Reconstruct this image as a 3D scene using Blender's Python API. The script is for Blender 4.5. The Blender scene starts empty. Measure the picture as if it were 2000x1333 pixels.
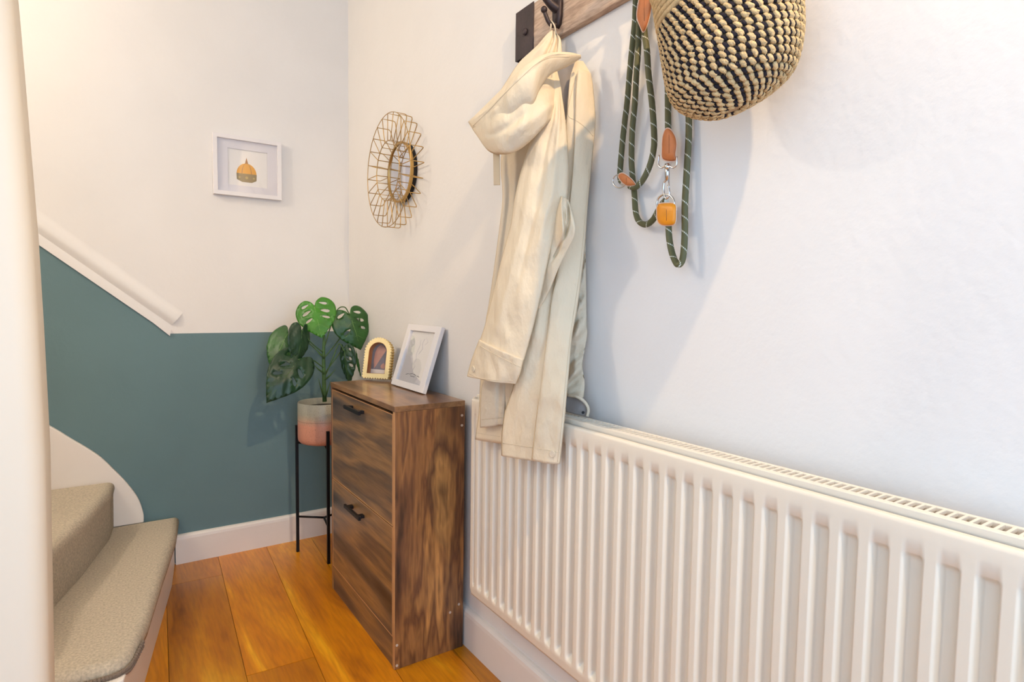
import bpy, bmesh, math, random
from mathutils import Vector, Matrix, noise, geometry
random.seed(4)
sc = bpy.context.scene
COL = sc.collection
# ------------------------------------------------------------------ camera, light, exposure
H, F, YAW, PIT, ROLL = 1.05, 1159.7, .5929, .0636, .0141
W, D = .8897, 2.6422          # right wall plane x = W, far wall plane y = D
cd = bpy.data.cameras.new('camera'); cam = bpy.data.objects.new('camera', cd); COL.objects.link(cam)
cd.sensor_width = 36; cd.lens = 36*F/2000; cd.clip_start = .02
cy_, sy_, cp_, sp_, cr_, sr_ = math.cos(YAW), math.sin(YAW), math.cos(PIT), math.sin(PIT), math.cos(ROLL), math.sin(ROLL)
def cam_dir(X, Y):            # camera-space (right, up, forward = 1) to world direction
    xc = cr_*X - sr_*Y; u2 = sr_*X + cr_*Y
    d = cp_ + sp_*u2; u = -sp_ + cp_*u2
    return Vector((cy_*xc + sy_*d, -sy_*xc + cy_*d, u))
fw = cam_dir(0, 0); rt = cam_dir(1, 0)-fw; up = cam_dir(0, 1)-fw
cam.matrix_world = Matrix(((rt.x, up.x, -fw.x, 0), (rt.y, up.y, -fw.y, 0), (rt.z, up.z, -fw.z, H), (0, 0, 0, 1)))
sc.camera = cam
O = Vector((0, 0, H))
def at(ax, v, px, py):        # where the sight line of a photo pixel meets the plane ax = v
    r = cam_dir((px-1000)/F, (666.5-py)/F); i = 'xyz'.index(ax)
    return O + r*((v-O[i])/r[i])
def wp(d, px, py): return at('x', W-d, px, py)

sc.view_settings.view_transform = 'Standard'; sc.view_settings.look = 'None'
sc.view_settings.gamma = 1; sc.view_settings.use_curve_mapping = False
sc.view_settings.exposure = 0.12
wd = bpy.data.worlds.new('world'); sc.world = wd; wd.use_nodes = True
wd.node_tree.nodes['Background'].inputs[0].default_value = (.8, .88, 1, 1)
wd.node_tree.nodes['Background'].inputs[1].default_value = 1.0
def lamp(name, typ, loc, energy, col, size=.05, rot=None, sy=None):
    l = bpy.data.lights.new(name, typ); l.energy = energy; l.color = col
    if typ == 'AREA':
        l.size = size
        if sy: l.shape = 'RECTANGLE'; l.size_y = sy
    else: l.shadow_soft_size = size
    o = bpy.data.objects.new(name, l); COL.objects.link(o); o.location = loc
    if rot: o.rotation_euler = rot
    return o
sp = lamp('hall_ceiling_light', 'SPOT', (.55, -.14, 2.40), 70, (1, .72, .40), .014)
sp.data.spot_size = math.radians(100); sp.data.spot_blend = .6
sp.rotation_euler = (Vector((W, .95, .6))-sp.location).to_track_quat('-Z', 'Y').to_euler()
lamp('stairwell_light', 'POINT', (-1.0, 1.95, 2.2), 20, (1, .90, .76), .03)
lamp('doorway_daylight', 'AREA', (.15, -1.62, 1.2), 28, (.40, .67, 1), 1.2, (math.radians(90), 0, 0), 2.0)
lamp('hall_side_fill', 'AREA', (-.62, -.2, 1.3), 10, (.38, .66, 1), 1.5, (math.radians(90), 0, math.radians(-90)), 1.6)  # added cool fill for the right wall; no side room opens here

# ------------------------------------------------------------------ materials
MATS = {}
def lin(c): return tuple(((v/255)/12.92 if v/255 <= .04045 else ((v/255+.055)/1.055)**2.4) for v in c)+(1,)
def mat(name, rgb, rough=.6, metal=0, bump=0, bscale=200, var=0, vscale=8, spec=.5, coords='Object', stretch=(1, 1, 1), bdist=.002):
    if name in MATS: return MATS[name]
    m = bpy.data.materials.new(name); m.use_nodes = True; nt = m.node_tree; b = nt.nodes['Principled BSDF']
    b.inputs['Base Color'].default_value = lin(rgb); b.inputs['Roughness'].default_value = rough
    b.inputs['Metallic'].default_value = metal; b.inputs['Specular IOR Level'].default_value = spec
    tc = nt.nodes.new('ShaderNodeTexCoord'); mp = nt.nodes.new('ShaderNodeMapping')
    mp.inputs['Scale'].default_value = stretch
    nt.links.new(tc.outputs[coords], mp.inputs[0])
    if var:
        n = nt.nodes.new('ShaderNodeTexNoise'); n.inputs['Scale'].default_value = vscale; n.inputs['Detail'].default_value = 4
        nt.links.new(mp.outputs[0], n.inputs[0])
        r = nt.nodes.new('ShaderNodeValToRGB'); c = lin(rgb)
        r.color_ramp.elements[0].color = tuple(v*(1-var) for v in c[:3])+(1,); r.color_ramp.elements[0].position = .3
        r.color_ramp.elements[1].color = tuple(min(1, v*(1+var)) for v in c[:3])+(1,); r.color_ramp.elements[1].position = .7
        nt.links.new(n.outputs[0], r.inputs[0]); nt.links.new(r.outputs[0], b.inputs['Base Color'])
    if bump:
        n = nt.nodes.new('ShaderNodeTexNoise'); n.inputs['Scale'].default_value = bscale; n.inputs['Detail'].default_value = 5
        nt.links.new(mp.outputs[0], n.inputs[0])
        bp = nt.nodes.new('ShaderNodeBump'); bp.inputs['Strength'].default_value = bump; bp.inputs['Distance'].default_value = bdist
        nt.links.new(n.outputs[0], bp.inputs['Height']); nt.links.new(bp.outputs[0], b.inputs['Normal'])
    MATS[name] = m; return m
def wood(name, stops, stretch, nscale=3, rough=.35, coat=0, rand=0, fine=60, dist=1.2, detail=6, fstretch=None, fdark=.68):
    m = bpy.data.materials.new(name); m.use_nodes = True; nt = m.node_tree; b = nt.nodes['Principled BSDF']
    L = nt.links.new
    tc = nt.nodes.new('ShaderNodeTexCoord'); mp = nt.nodes.new('ShaderNodeMapping'); mp.inputs['Scale'].default_value = stretch
    L(tc.outputs['Object'], mp.inputs[0]); src = mp.outputs[0]
    oi = nt.nodes.new('ShaderNodeObjectInfo')
    if rand:
        sh = nt.nodes.new('ShaderNodeVectorMath'); sh.operation = 'MULTIPLY_ADD'
        sh.inputs[1].default_value = (0, 0, 0)
        cx = nt.nodes.new('ShaderNodeCombineXYZ'); ml = nt.nodes.new('ShaderNodeMath'); ml.operation = 'MULTIPLY'; ml.inputs[1].default_value = 37
        L(oi.outputs['Random'], ml.inputs[0]); L(ml.outputs[0], cx.inputs[0]); L(ml.outputs[0], cx.inputs[1])
        ad = nt.nodes.new('ShaderNodeVectorMath'); ad.operation = 'ADD'; L(mp.outputs[0], ad.inputs[0]); L(cx.outputs[0], ad.inputs[1]); src = ad.outputs[0]
    n = nt.nodes.new('ShaderNodeTexNoise'); n.inputs['Scale'].default_value = nscale; n.inputs['Detail'].default_value = detail
    n.inputs['Distortion'].default_value = dist; n.inputs['Roughness'].default_value = .55
    L(src, n.inputs[0])
    r = nt.nodes.new('ShaderNodeValToRGB'); e = r.color_ramp.elements
    for i, (p, c) in enumerate(stops):
        el = e[i] if i < 2 else e.new(p)
        el.position = p; el.color = lin(c)
    L(n.outputs[0], r.inputs[0])
    f = nt.nodes.new('ShaderNodeTexNoise'); f.inputs['Scale'].default_value = fine; f.inputs['Detail'].default_value = 3
    if fstretch:
        m2 = nt.nodes.new('ShaderNodeMapping'); m2.inputs['Scale'].default_value = fstretch; L(tc.outputs['Object'], m2.inputs[0]); L(m2.outputs[0], f.inputs[0])
    else: L(src, f.inputs[0])
    fr = nt.nodes.new('ShaderNodeValToRGB'); fr.color_ramp.elements[0].position = .35; fr.color_ramp.elements[0].color = (fdark, fdark*.97, fdark*.95, 1)
    fr.color_ramp.elements[1].position = .6; fr.color_ramp.elements[1].color = (1, 1, 1, 1)
    L(f.outputs[0], fr.inputs[0])
    mx = nt.nodes.new('ShaderNodeMix'); mx.data_type = 'RGBA'; mx.blend_type = 'MULTIPLY'; mx.inputs[0].default_value = .8
    L(r.outputs[0], mx.inputs[6]); L(fr.outputs[0], mx.inputs[7]); out = mx.outputs[2]
    if rand:
        mr = nt.nodes.new('ShaderNodeMapRange'); mr.inputs[3].default_value = 1-rand; mr.inputs[4].default_value = 1+rand
        L(oi.outputs['Random'], mr.inputs[0])
        hs = nt.nodes.new('ShaderNodeHueSaturation'); L(mr.outputs[0], hs.inputs['Value']); L(out, hs.inputs['Color']); out = hs.outputs[0]
    L(out, b.inputs['Base Color']); b.inputs['Roughness'].default_value = rough
    b.inputs['Coat Weight'].default_value = coat; b.inputs['Coat Roughness'].default_value = .25
    bp = nt.nodes.new('ShaderNodeBump'); bp.inputs['Strength'].default_value = .15; bp.inputs['Distance'].default_value = .001
    L(f.outputs[0], bp.inputs['Height']); L(bp.outputs[0], b.inputs['Normal'])
    MATS[name] = m; return m

WHITEWALL = mat('white_wall_paint', (234, 229, 224), .85, bump=.35, bscale=60, var=.015, vscale=5)
TEAL = mat('teal_wall_paint', (103, 130, 134), .75, bump=.35, bscale=60, var=.05, vscale=3)
GLOSS = mat('white_gloss_paint', (238, 229, 220), .35, bump=.3, bscale=25, var=.02)
CEIL = mat('ceiling_paint', (238, 236, 232), .9)
RADW = mat('radiator_enamel', (236, 223, 204), .28, bump=.08, bscale=90)
RADIN = mat('radiator_inside', (196, 168, 134), .6)
SLOT = mat('dark_slot', (60, 48, 40), .8)
CARPET = mat('grey_beige_carpet', (200, 186, 165), 1, bump=1.0, bscale=420, var=.2, vscale=170, spec=.1)
FLOORW = wood('honey_floorboard', [(.28, (150, 82, 2)), (.42, (198, 118, 4)), (.6, (216, 138, 8)), (.75, (238, 170, 26))],
              (3.4, .6, 3.4), 2.2, .32, .3, rand=.17, fine=10, dist=1.0, detail=4, fstretch=(12, 1, 12), fdark=.78)
SUB = mat('subfloor', (70, 38, 12), .9)
CABF = wood('rustic_wood_front', [(.32, (56, 44, 40)), (.42, (104, 84, 70)), (.5, (160, 120, 76)), (.56, (104, 80, 62)), (.64, (144, 106, 66)), (.74, (70, 56, 50))],
            (1, .75, 6), 1.25, .38, .1, fine=10, dist=.1, detail=3, fstretch=(2, 1.2, 16), fdark=.7)
CABS = wood('rustic_wood_side', [(.32, (56, 34, 20)), (.42, (118, 76, 46)), (.5, (156, 106, 60)), (.56, (108, 68, 42)), (.66, (196, 138, 76)), (.76, (80, 50, 30))],
            (7, 7, 1.2), 1.8, .38, .1, fine=10, dist=.25, detail=4, fstretch=(16, 16, 1.2), fdark=.66)
CABT = wood('rustic_wood_top', [(.30, (84, 58, 40)), (.45, (132, 94, 62)), (.6, (168, 124, 80)), (.75, (122, 88, 62))],
            (5, 1.3, 5), 2.0, .28, .2, fine=10, dist=.4, detail=4, fstretch=(16, 1.2, 16), fdark=.7)
EDGE = mat('wood_edge_banding', (196, 146, 98), .4, var=.12, vscale=12)
BLACK = mat('black_metal', (26, 22, 22), .45, metal=.4)
BOARD = wood('bleached_driftwood', [(.3, (150, 120, 100)), (.5, (196, 166, 142)), (.7, (214, 188, 166))], (7, 1.2, 9), 3.2, .7, fine=30)
IRON = mat('dark_iron', (66, 54, 54), .6, metal=.35, bump=.6, bscale=120, var=.2, vscale=30)
IRONH = mat('hook_iron', (62, 50, 50), .45, metal=.5, bump=.3, bscale=160)
CLOTH = mat('cream_cotton', (228, 209, 180), .85, bump=.9, bscale=30, bdist=.007, stretch=(1, 1, .55), var=.03, vscale=14, spec=.2)
CLOTHS = mat('cream_cotton_shade', (214, 198, 174), .9, bump=.9, bscale=34, bdist=.006, spec=.2)  # greyer copy of the cotton, shade on inner layers put into its colour
LINING = mat('lining_shade', (150, 142, 138), .85, spec=.2)  # lining with the shade inside neck and cuff painted into its grey
TAPE = mat('beige_tape', (200, 182, 154), .9)
STITCH = mat('seam_thread', (212, 192, 162), .9)
TAN = mat('tan_leather', (190, 112, 60), .5, bump=.3, bscale=120, var=.12, vscale=30)
TANEDGE = mat('pale_leather_edge', (236, 208, 190), .7)
ORANGE = mat('orange_leather', (238, 148, 24), .4, bump=.2, bscale=100, var=.08, vscale=30)
STEEL = mat('polished_steel', (214, 212, 212), .18, metal=1)
JUTE = mat('jute_yarn', (212, 178, 130), .95, bump=1, bscale=420, var=.2, vscale=90, spec=.1)
JBLACK = mat('black_yarn', (48, 42, 46), .95, bump=1, bscale=420, var=.25, vscale=90, spec=.1)
GOLD = mat('brass_wire', (188, 152, 92), .35, metal=.8)
MIRROR = mat('mirror_glass', (225, 225, 228), .03, metal=1)
LEAF = mat('leaf_green', (58, 122, 26), .38, bump=.25, bscale=60, var=.3, vscale=14)
LEAFD = mat('leaf_dark_green', (26, 60, 32), .4, bump=.25, bscale=60, var=.3, vscale=14)
LEAFM = mat('leaf_mid_green', (44, 90, 34), .4, bump=.25, bscale=60, var=.3, vscale=14)
VEIN = mat('leaf_vein', (120, 160, 84), .5)
STEM = mat('plant_stem', (72, 104, 54), .55, var=.2, vscale=40)
SOIL = mat('soil', (48, 40, 34), 1, bump=1, bscale=150)
FRAMEW = mat('white_frame_paint', (234, 228, 226), .45)
PAPER = mat('print_paper', (238, 232, 226), .9)
MOUNT = mat('mount_card', (226, 220, 222), .9)
PGREY = mat('print_grey', (204, 199, 201), .9)
PTEXT = mat('print_ink', (78, 74, 76), .9)
PLINE = mat('print_faint_line', (218, 212, 215), .9)
AMBER = mat('print_amber', (226, 158, 40), .8)
AMBERD = mat('print_amber_rib', (168, 110, 40), .8)
TAUPE = mat('print_taupe', (142, 120, 76), .8)
TAUPEL = mat('print_taupe_light', (182, 156, 96), .8)
PINK = mat('print_pink', (206, 150, 120), .8)
CREAMF = mat('cream_scalloped_paint', (242, 218, 158), .5)
INNERW = mat('amber_wood', (170, 104, 50), .5, var=.2, vscale=30)
PH1 = mat('photo_pink', (178, 128, 116), .5, var=.1, vscale=40)
PH2 = mat('photo_blue_grey', (106, 102, 116), .5, var=.15, vscale=60)
PH3 = mat('photo_pale', (206, 196, 190), .5)
SCREW = mat('screw_cap', (196, 176, 158), .4)
def glass(name, tint=(1, 1, 1, 1)):
    m = bpy.data.materials.new(name); m.use_nodes = True; nt = m.node_tree
    for n in list(nt.nodes):
        if n.type == 'BSDF_PRINCIPLED': nt.nodes.remove(n)
    tr = nt.nodes.new('ShaderNodeBsdfTransparent'); gl = nt.nodes.new('ShaderNodeBsdfGlossy'); gl.inputs['Roughness'].default_value = .03
    lw = nt.nodes.new('ShaderNodeLayerWeight'); pw = nt.nodes.new('ShaderNodeMath'); pw.operation = 'POWER'; pw.inputs[1].default_value = 4
    fr = nt.nodes.new('ShaderNodeMath'); fr.operation = 'MULTIPLY_ADD'; fr.inputs[1].default_value = .6; fr.inputs[2].default_value = .03; mx = nt.nodes.new('ShaderNodeMixShader')
    nt.links.new(lw.outputs['Facing'], pw.inputs[0]); nt.links.new(pw.outputs[0], fr.inputs[0]); nt.links.new(fr.outputs[0], mx.inputs[0]); nt.links.new(tr.outputs[0], mx.inputs[1]); nt.links.new(gl.outputs[0], mx.inputs[2])
    nt.links.new(mx.outputs[0], nt.nodes['Material Output'].inputs[0]); return m
GLASS = glass('picture_glass')
def pot_mat():
    m = bpy.data.materials.new('two_tone_glaze'); m.use_nodes = True; nt = m.node_tree; b = nt.nodes['Principled BSDF']; L = nt.links.new
    tc = nt.nodes.new('ShaderNodeTexCoord'); sp = nt.nodes.new('ShaderNodeSeparateXYZ'); L(tc.outputs['Object'], sp.inputs[0])
    n = nt.nodes.new('ShaderNodeTexNoise'); n.inputs['Scale'].default_value = 40; L(tc.outputs['Object'], n.inputs[0])
    ad = nt.nodes.new('ShaderNodeMath'); ad.operation = 'MULTIPLY_ADD'; ad.inputs[1].default_value = .012; L(n.outputs[0], ad.inputs[0]); L(sp.outputs[2], ad.inputs[2])
    mr = nt.nodes.new('ShaderNodeMapRange'); mr.inputs[1].default_value = 0; mr.inputs[2].default_value = .17; L(ad.outputs[0], mr.inputs[0])
    r = nt.nodes.new('ShaderNodeValToRGB'); e = r.color_ramp.elements
    e[0].position = .0; e[0].color = lin((204, 138, 112)); e[1].position = .52; e[1].color = lin((214, 150, 124))
    for p, c in ((.68, (184, 160, 136)), (.8, (166, 160, 142)), (1, (172, 168, 152))):
        x = e.new(p); x.color = lin(c)
    L(mr.outputs[0], r.inputs[0])
    s = nt.nodes.new('ShaderNodeTexNoise'); s.inputs['Scale'].default_value = 320; L(tc.outputs['Object'], s.inputs[0])
    sr = nt.nodes.new('ShaderNodeValToRGB'); sr.color_ramp.elements[0].position = .3; sr.color_ramp.elements[0].color = (.6, .58, .56, 1)
    sr.color_ramp.elements[1].position = .42; sr.color_ramp.elements[1].color = (1, 1, 1, 1); L(s.outputs[0], sr.inputs[0])
    mx = nt.nodes.new('ShaderNodeMix'); mx.data_type = 'RGBA'; mx.blend_type = 'MULTIPLY'; mx.inputs[0].default_value = 1
    L(r.outputs[0], mx.inputs[6]); L(sr.outputs[0], mx.inputs[7]); L(mx.outputs[2], b.inputs['Base Color'])
    b.inputs['Roughness'].default_value = .35; return m
POTM = pot_mat()
def rope_mat():
    m = bpy.data.materials.new('olive_flecked_rope'); m.use_nodes = True; nt = m.node_tree; b = nt.nodes['Principled BSDF']; L = nt.links.new
    uv = nt.nodes.new('ShaderNodeUVMap'); sp = nt.nodes.new('ShaderNodeSeparateXYZ'); L(uv.outputs[0], sp.inputs[0])
    def M(op, a, bb, c=None):
        n = nt.nodes.new('ShaderNodeMath'); n.operation = op
        for i, v in enumerate((a, bb, c)):
            if v is None: continue
            if isinstance(v, (int, float)): n.inputs[i].default_value = v
            else: L(v, n.inputs[i])
        return n.outputs[0]
    u, v = sp.outputs[0], sp.outputs[1]           # u round the rope 0..1, v metres along it
    band = M('FRACT', M('DIVIDE', M('ADD', v, M('MULTIPLY', u, .028)), .028), 0)
    inb = M('LESS_THAN', band, .09)
    dots = M('LESS_THAN', M('FRACT', M('MULTIPLY', u, 13), 0), .55)
    fl = M('MULTIPLY', inb, dots)
    weave = M('FRACT', M('ADD', M('MULTIPLY', u, 17), M('MULTIPLY', v, 420)), 0)
    mr = nt.nodes.new('ShaderNodeMapRange'); mr.inputs[3].default_value = .7; mr.inputs[4].default_value = 1.25; L(weave, mr.inputs[0])
    base = nt.nodes.new('ShaderNodeMix'); base.data_type = 'RGBA'; base.blend_type = 'MULTIPLY'; base.inputs[0].default_value = 1
    base.inputs[6].default_value = lin((92, 90, 56)); cb = nt.nodes.new('ShaderNodeCombineXYZ')
    for i in range(3): L(mr.outputs[0], cb.inputs[i])
    L(cb.outputs[0], base.inputs[7])
    mx = nt.nodes.new('ShaderNodeMix'); mx.data_type = 'RGBA'; L(fl, mx.inputs[0]); L(base.outputs[2], mx.inputs[6]); mx.inputs[7].default_value = lin((226, 226, 214))
    L(mx.outputs[2], b.inputs['Base Color']); b.inputs['Roughness'].default_value = .6
    bp = nt.nodes.new('ShaderNodeBump'); bp.inputs['Strength'].default_value = .4; bp.inputs['Distance'].default_value = .001
    L(weave, bp.inputs['Height']); L(bp.outputs[0], b.inputs['Normal']); return m
ROPE = rope_mat()

# ------------------------------------------------------------------ mesh helpers
def thing(name, label, cat, loc=(0, 0, 0), group=None):
    o = bpy.data.objects.new(name, None); COL.objects.link(o); o.location = loc; o.empty_display_size = .05
    o['label'] = label; o['category'] = cat
    if group: o['group'] = group
    return o
def obj(name, data, m, parent=None, smooth=False, kind=None, label=None, bevel=0):
    if isinstance(data, bmesh.types.BMesh):
        bmesh.ops.recalc_face_normals(data, faces=data.faces)
        me = bpy.data.meshes.new(name); data.to_mesh(me); data.free()
    elif isinstance(data, tuple):
        me = bpy.data.meshes.new(name); me.from_pydata([tuple(v) for v in data[0]], [], data[1])
        me.update()
    else: me = data
    o = bpy.data.objects.new(name, me); COL.objects.link(o)
    for mm in (m if isinstance(m, (list, tuple)) else [m]):
        if len(me.materials) < (len(m) if isinstance(m, (list, tuple)) else 1): me.materials.append(mm)
    if smooth:
        for p in me.polygons: p.use_smooth = True
    if parent:
        o.parent = parent
        base = parent; off = Vector((0, 0, 0))
        while base: off += base.location; base = base.parent
        # meshes are written in world coordinates: shift them so the parent's base is their origin
        o.location = (0, 0, 0)
        if off.length > 1e-9: me.transform(Matrix.Translation(-off))
    if kind: o['kind'] = kind
    if label: o['label'] = label
    if bevel:
        b = o.modifiers.new('bevel', 'BEVEL'); b.width = bevel; b.segments = 2; b.limit_method = 'ANGLE'
    return o
def struct(name, data, m, **k):
    o = obj(name, data, m, **k); o['kind'] = 'structure'; return o
def box(a, b, bm=None):
    bm = bm or bmesh.new()
    x0, y0, z0 = a; x1, y1, z1 = b
    v = [bm.verts.new(p) for p in ((x0, y0, z0), (x1, y0, z0), (x1, y1, z0), (x0, y1, z0), (x0, y0, z1), (x1, y0, z1), (x1, y1, z1), (x0, y1, z1))]
    for f in ((3, 2, 1, 0), (4, 5, 6, 7), (0, 1, 5, 4), (1, 2, 6, 5), (2, 3, 7, 6), (3, 0, 4, 7)): bm.faces.new([v[i] for i in f])
    return bm
def prism(pts, vec, bm=None):         # pts: 3-D outline; extruded by vec
    bm = bm or bmesh.new(); vec = Vector(vec); pts = [Vector(p) for p in pts]; n = len(pts)
    a = [bm.verts.new(p) for p in pts]; b = [bm.verts.new(p+vec) for p in pts]
    bm.faces.new(a[::-1]); bm.faces.new(b)
    for i in range(n): bm.faces.new((a[i], a[(i+1) % n], b[(i+1) % n], b[i]))
    return bm
def cat(pts, n=8, closed=False):      # Catmull-Rom through points
    pts = [Vector(p) for p in pts]; out = []; N = len(pts)
    for i in range(N if closed else N-1):
        p0 = pts[(i-1) % N] if closed or i > 0 else pts[0]*2-pts[1]
        p1 = pts[i]; p2 = pts[(i+1) % N]
        p3 = pts[(i+2) % N] if closed or i+2 < N else p2*2-p1
        for k in range(n):
            t = k/n
            out.append(.5*((2*p1)+(p2-p0)*t+(2*p0-5*p1+4*p2-p3)*t*t+(3*p1-p0-3*p2+p3)*t**3))
    if not closed: out.append(pts[-1].copy())
    return out
def tube(pts, r, seg=10, closed=False, uv=False, flat=None, bm=None):
    bm = bm or bmesh.new(); pts = [Vector(p) for p in pts]; n = len(pts)
    rr = r if isinstance(r, (list, tuple)) else [r]*n
    rings = []; nrm = None; L = 0; lens = []
    for i, p in enumerate(pts):
        if closed: t = pts[(i+1) % n]-pts[i-1]
        else: t = pts[min(i+1, n-1)]-pts[max(i-1, 0)]
        t.normalize()
        if nrm is None:
            nrm = t.cross(Vector((.57, .2, .79)));  nrm.normalize()
        nrm = (nrm-t*nrm.dot(t)).normalized(); bn = t.cross(nrm)
        if i: L += (p-pts[i-1]).length
        lens.append(L)
        ring = []
        for k in range(seg):
            a = 2*math.pi*k/seg; off = nrm*math.cos(a)+bn*math.sin(a)
            if flat is not None: off = off - flat*off.dot(flat)*.65
            ring.append(bm.verts.new(p+off*rr[i]))
        rings.append(ring)
    lay = bm.loops.layers.uv.verify() if uv else None
    m = n if closed else n-1
    for i in range(m):
        a, b = rings[i], rings[(i+1) % n]
        for k in range(seg):
            f = bm.faces.new((a[k], a[(k+1) % seg], b[(k+1) % seg], b[k])); f.smooth = True
            if uv:
                for lp, (uu, vv) in zip(f.loops, ((k, i), (k+1, i), (k+1, i+1), (k, i+1))): lp[lay].uv = (uu/seg, lens[min(vv, n-1)])
    if not closed: bm.faces.new(rings[0][::-1]); bm.faces.new(rings[-1])
    return bm
def circle(c, a, b, r, n=32): return [Vector(c)+Vector(a)*r*math.cos(2*math.pi*i/n)+Vector(b)*r*math.sin(2*math.pi*i/n) for i in range(n)]
def disc(c, nrm, r, th, n=20, bm=None):
    nrm = Vector(nrm).normalized(); a = nrm.orthogonal().normalized(); b = nrm.cross(a)
    return prism(circle(c, a, b, r, n), nrm*th, bm)
def lathe(prof, c, n=40, bm=None):
    bm = bm or bmesh.new(); rings = []
    for r, z in prof:
        rings.append([bm.verts.new((c[0]+r*math.cos(2*math.pi*i/n), c[1]+r*math.sin(2*math.pi*i/n), c[2]+z)) for i in range(n)] if r > 1e-6 else [bm.verts.new((c[0], c[1], c[2]+z))])
    for a, b in zip(rings, rings[1:]):
        for i in range(n):
            if len(a) == 1 and len(b) == 1: continue
            if len(a) == 1: f = bm.faces.new((a[0], b[(i+1) % n], b[i]))
            elif len(b) == 1: f = bm.faces.new((a[i], a[(i+1) % n], b[0]))
            else: f = bm.faces.new((a[i], a[(i+1) % n], b[(i+1) % n], b[i]))
            f.smooth = True
    return bm
def sphere(c, r, u=12, v=8, bm=None, sc=(1, 1, 1)):
    bm = bm or bmesh.new()
    q = bmesh.ops.create_uvsphere(bm, u_segments=u, v_segments=v, radius=r)
    for w in q['verts']: w.co = Vector((w.co.x*sc[0], w.co.y*sc[1], w.co.z*sc[2]))+Vector(c)
    for f in bm.faces: f.smooth = True
    return bm
def frame_ring(outer, inner, vec):    # ring between two outlines with the same number of points
    bm = bmesh.new(); vec = Vector(vec); n = len(outer)
    A = [bm.verts.new(p) for p in outer]; B = [bm.verts.new(p) for p in inner]
    A2 = [bm.verts.new(Vector(p)+vec) for p in outer]; B2 = [bm.verts.new(Vector(p)+vec) for p in inner]
    for i in range(n):
        j = (i+1) % n
        for q in ((A[i], A[j], B[j], B[i]), (A2[i], B2[i], B2[j], A2[j]), (A[i], A2[i], A2[j], A[j]), (B[i], B[j], B2[j], B2[i])): bm.faces.new(q)
    return bm

# ------------------------------------------------------------------ the room
CZ = 2.5
# far wall: teal dado below a level line that runs up the stairs, white above
bm = bmesh.new()
xs = (-1.15, .185, W+.1)
zl = [.914+.816*(.185+1.15), .914, .914]
for lo, hi, mi in ((lambda i: 0, lambda i: zl[i], 1), (lambda i: zl[i], lambda i: CZ, 0)):
    q = [bm.verts.new((xs[i], D, lo(i))) for i in range(3)]+[bm.verts.new((xs[i], D, hi(i))) for i in (2, 1, 0)]
    for idx in ((0, 1, 4, 5), (1, 2, 3, 4)): bm.faces.new([q[k] for k in idx]).material_index = mi
bmesh.ops.remove_doubles(bm, verts=bm.verts, dist=1e-5)
q = [bm.verts.new(p) for p in ((xs[0], D+.1, 0), (xs[2], D+.1, 0), (xs[2], D+.1, CZ), (xs[0], D+.1, CZ))]; bm.faces.new(q)
me = bpy.data.meshes.new('wall_far'); bm.to_mesh(me); bm.free(); me.materials.append(WHITEWALL); me.materials.append(TEAL)
o = obj('wall_far', me, [WHITEWALL, TEAL]); o['kind'] = 'structure'
struct('wall_right', box((W, -1.7, 0), (W+.1, D, CZ)), WHITEWALL)
struct('ceiling', box((-1.2, -1.7, CZ), (W+.1, D+.1, CZ+.08)), CEIL)
struct('wall_outer', box((-1.25, 1.3, 0), (-1.15, D, CZ)), WHITEWALL)
bm = box((-.6, -1.8, 2.25), (W+.1, -1.7, CZ)); box((-.7, -1.8, 0), (-.55, -1.7, CZ), bm); box((.8, -1.8, 0), (W+.1, -1.7, CZ), bm)
struct('wall_back', bm, WHITEWALL)
# wall end beside the stairs with a soft, slightly bowed plaster edge
bm = bmesh.new(); rings = []
ez = [(0, -.098), (.25, -.096), (.47, -.093), (.81, -.0885), (1.0, -.091), (1.145, -.094), (1.46, -.106), (1.9, -.125), (CZ, -.15)]
for z, xe in ez:
    r = .028; pts = [(-1.15, 1.22), (-1.15, 1.10)]
    for k in range(7):
        a = -math.pi/2+math.pi/2*k/6; pts.append((xe-r+r*math.cos(a), 1.10+r+r*math.sin(a)))
    for k in range(4):
        a = math.pi/2*k/3; pts.append((xe-.012+.012*math.cos(a), 1.22-.012+.012*math.sin(a)))
    rings.append([bm.verts.new((x, y, z)) for x, y in pts])
for a, b in zip(rings, rings[1:]):
    for k in range(len(a)): f = bm.faces.new((a[k], a[(k+1) % len(a)], b[(k+1) % len(a)], b[k])); f.smooth = True
struct('wall_left', bm, mat('cream_post_paint', (226, 213, 194), .6, bump=.5, bscale=9, stretch=(1, 1, .2), var=.02, vscale=6))
struct('wall_hall', box((-.72, -1.7, 0), (-.64, 1.10, CZ)), WHITEWALL)

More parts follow.
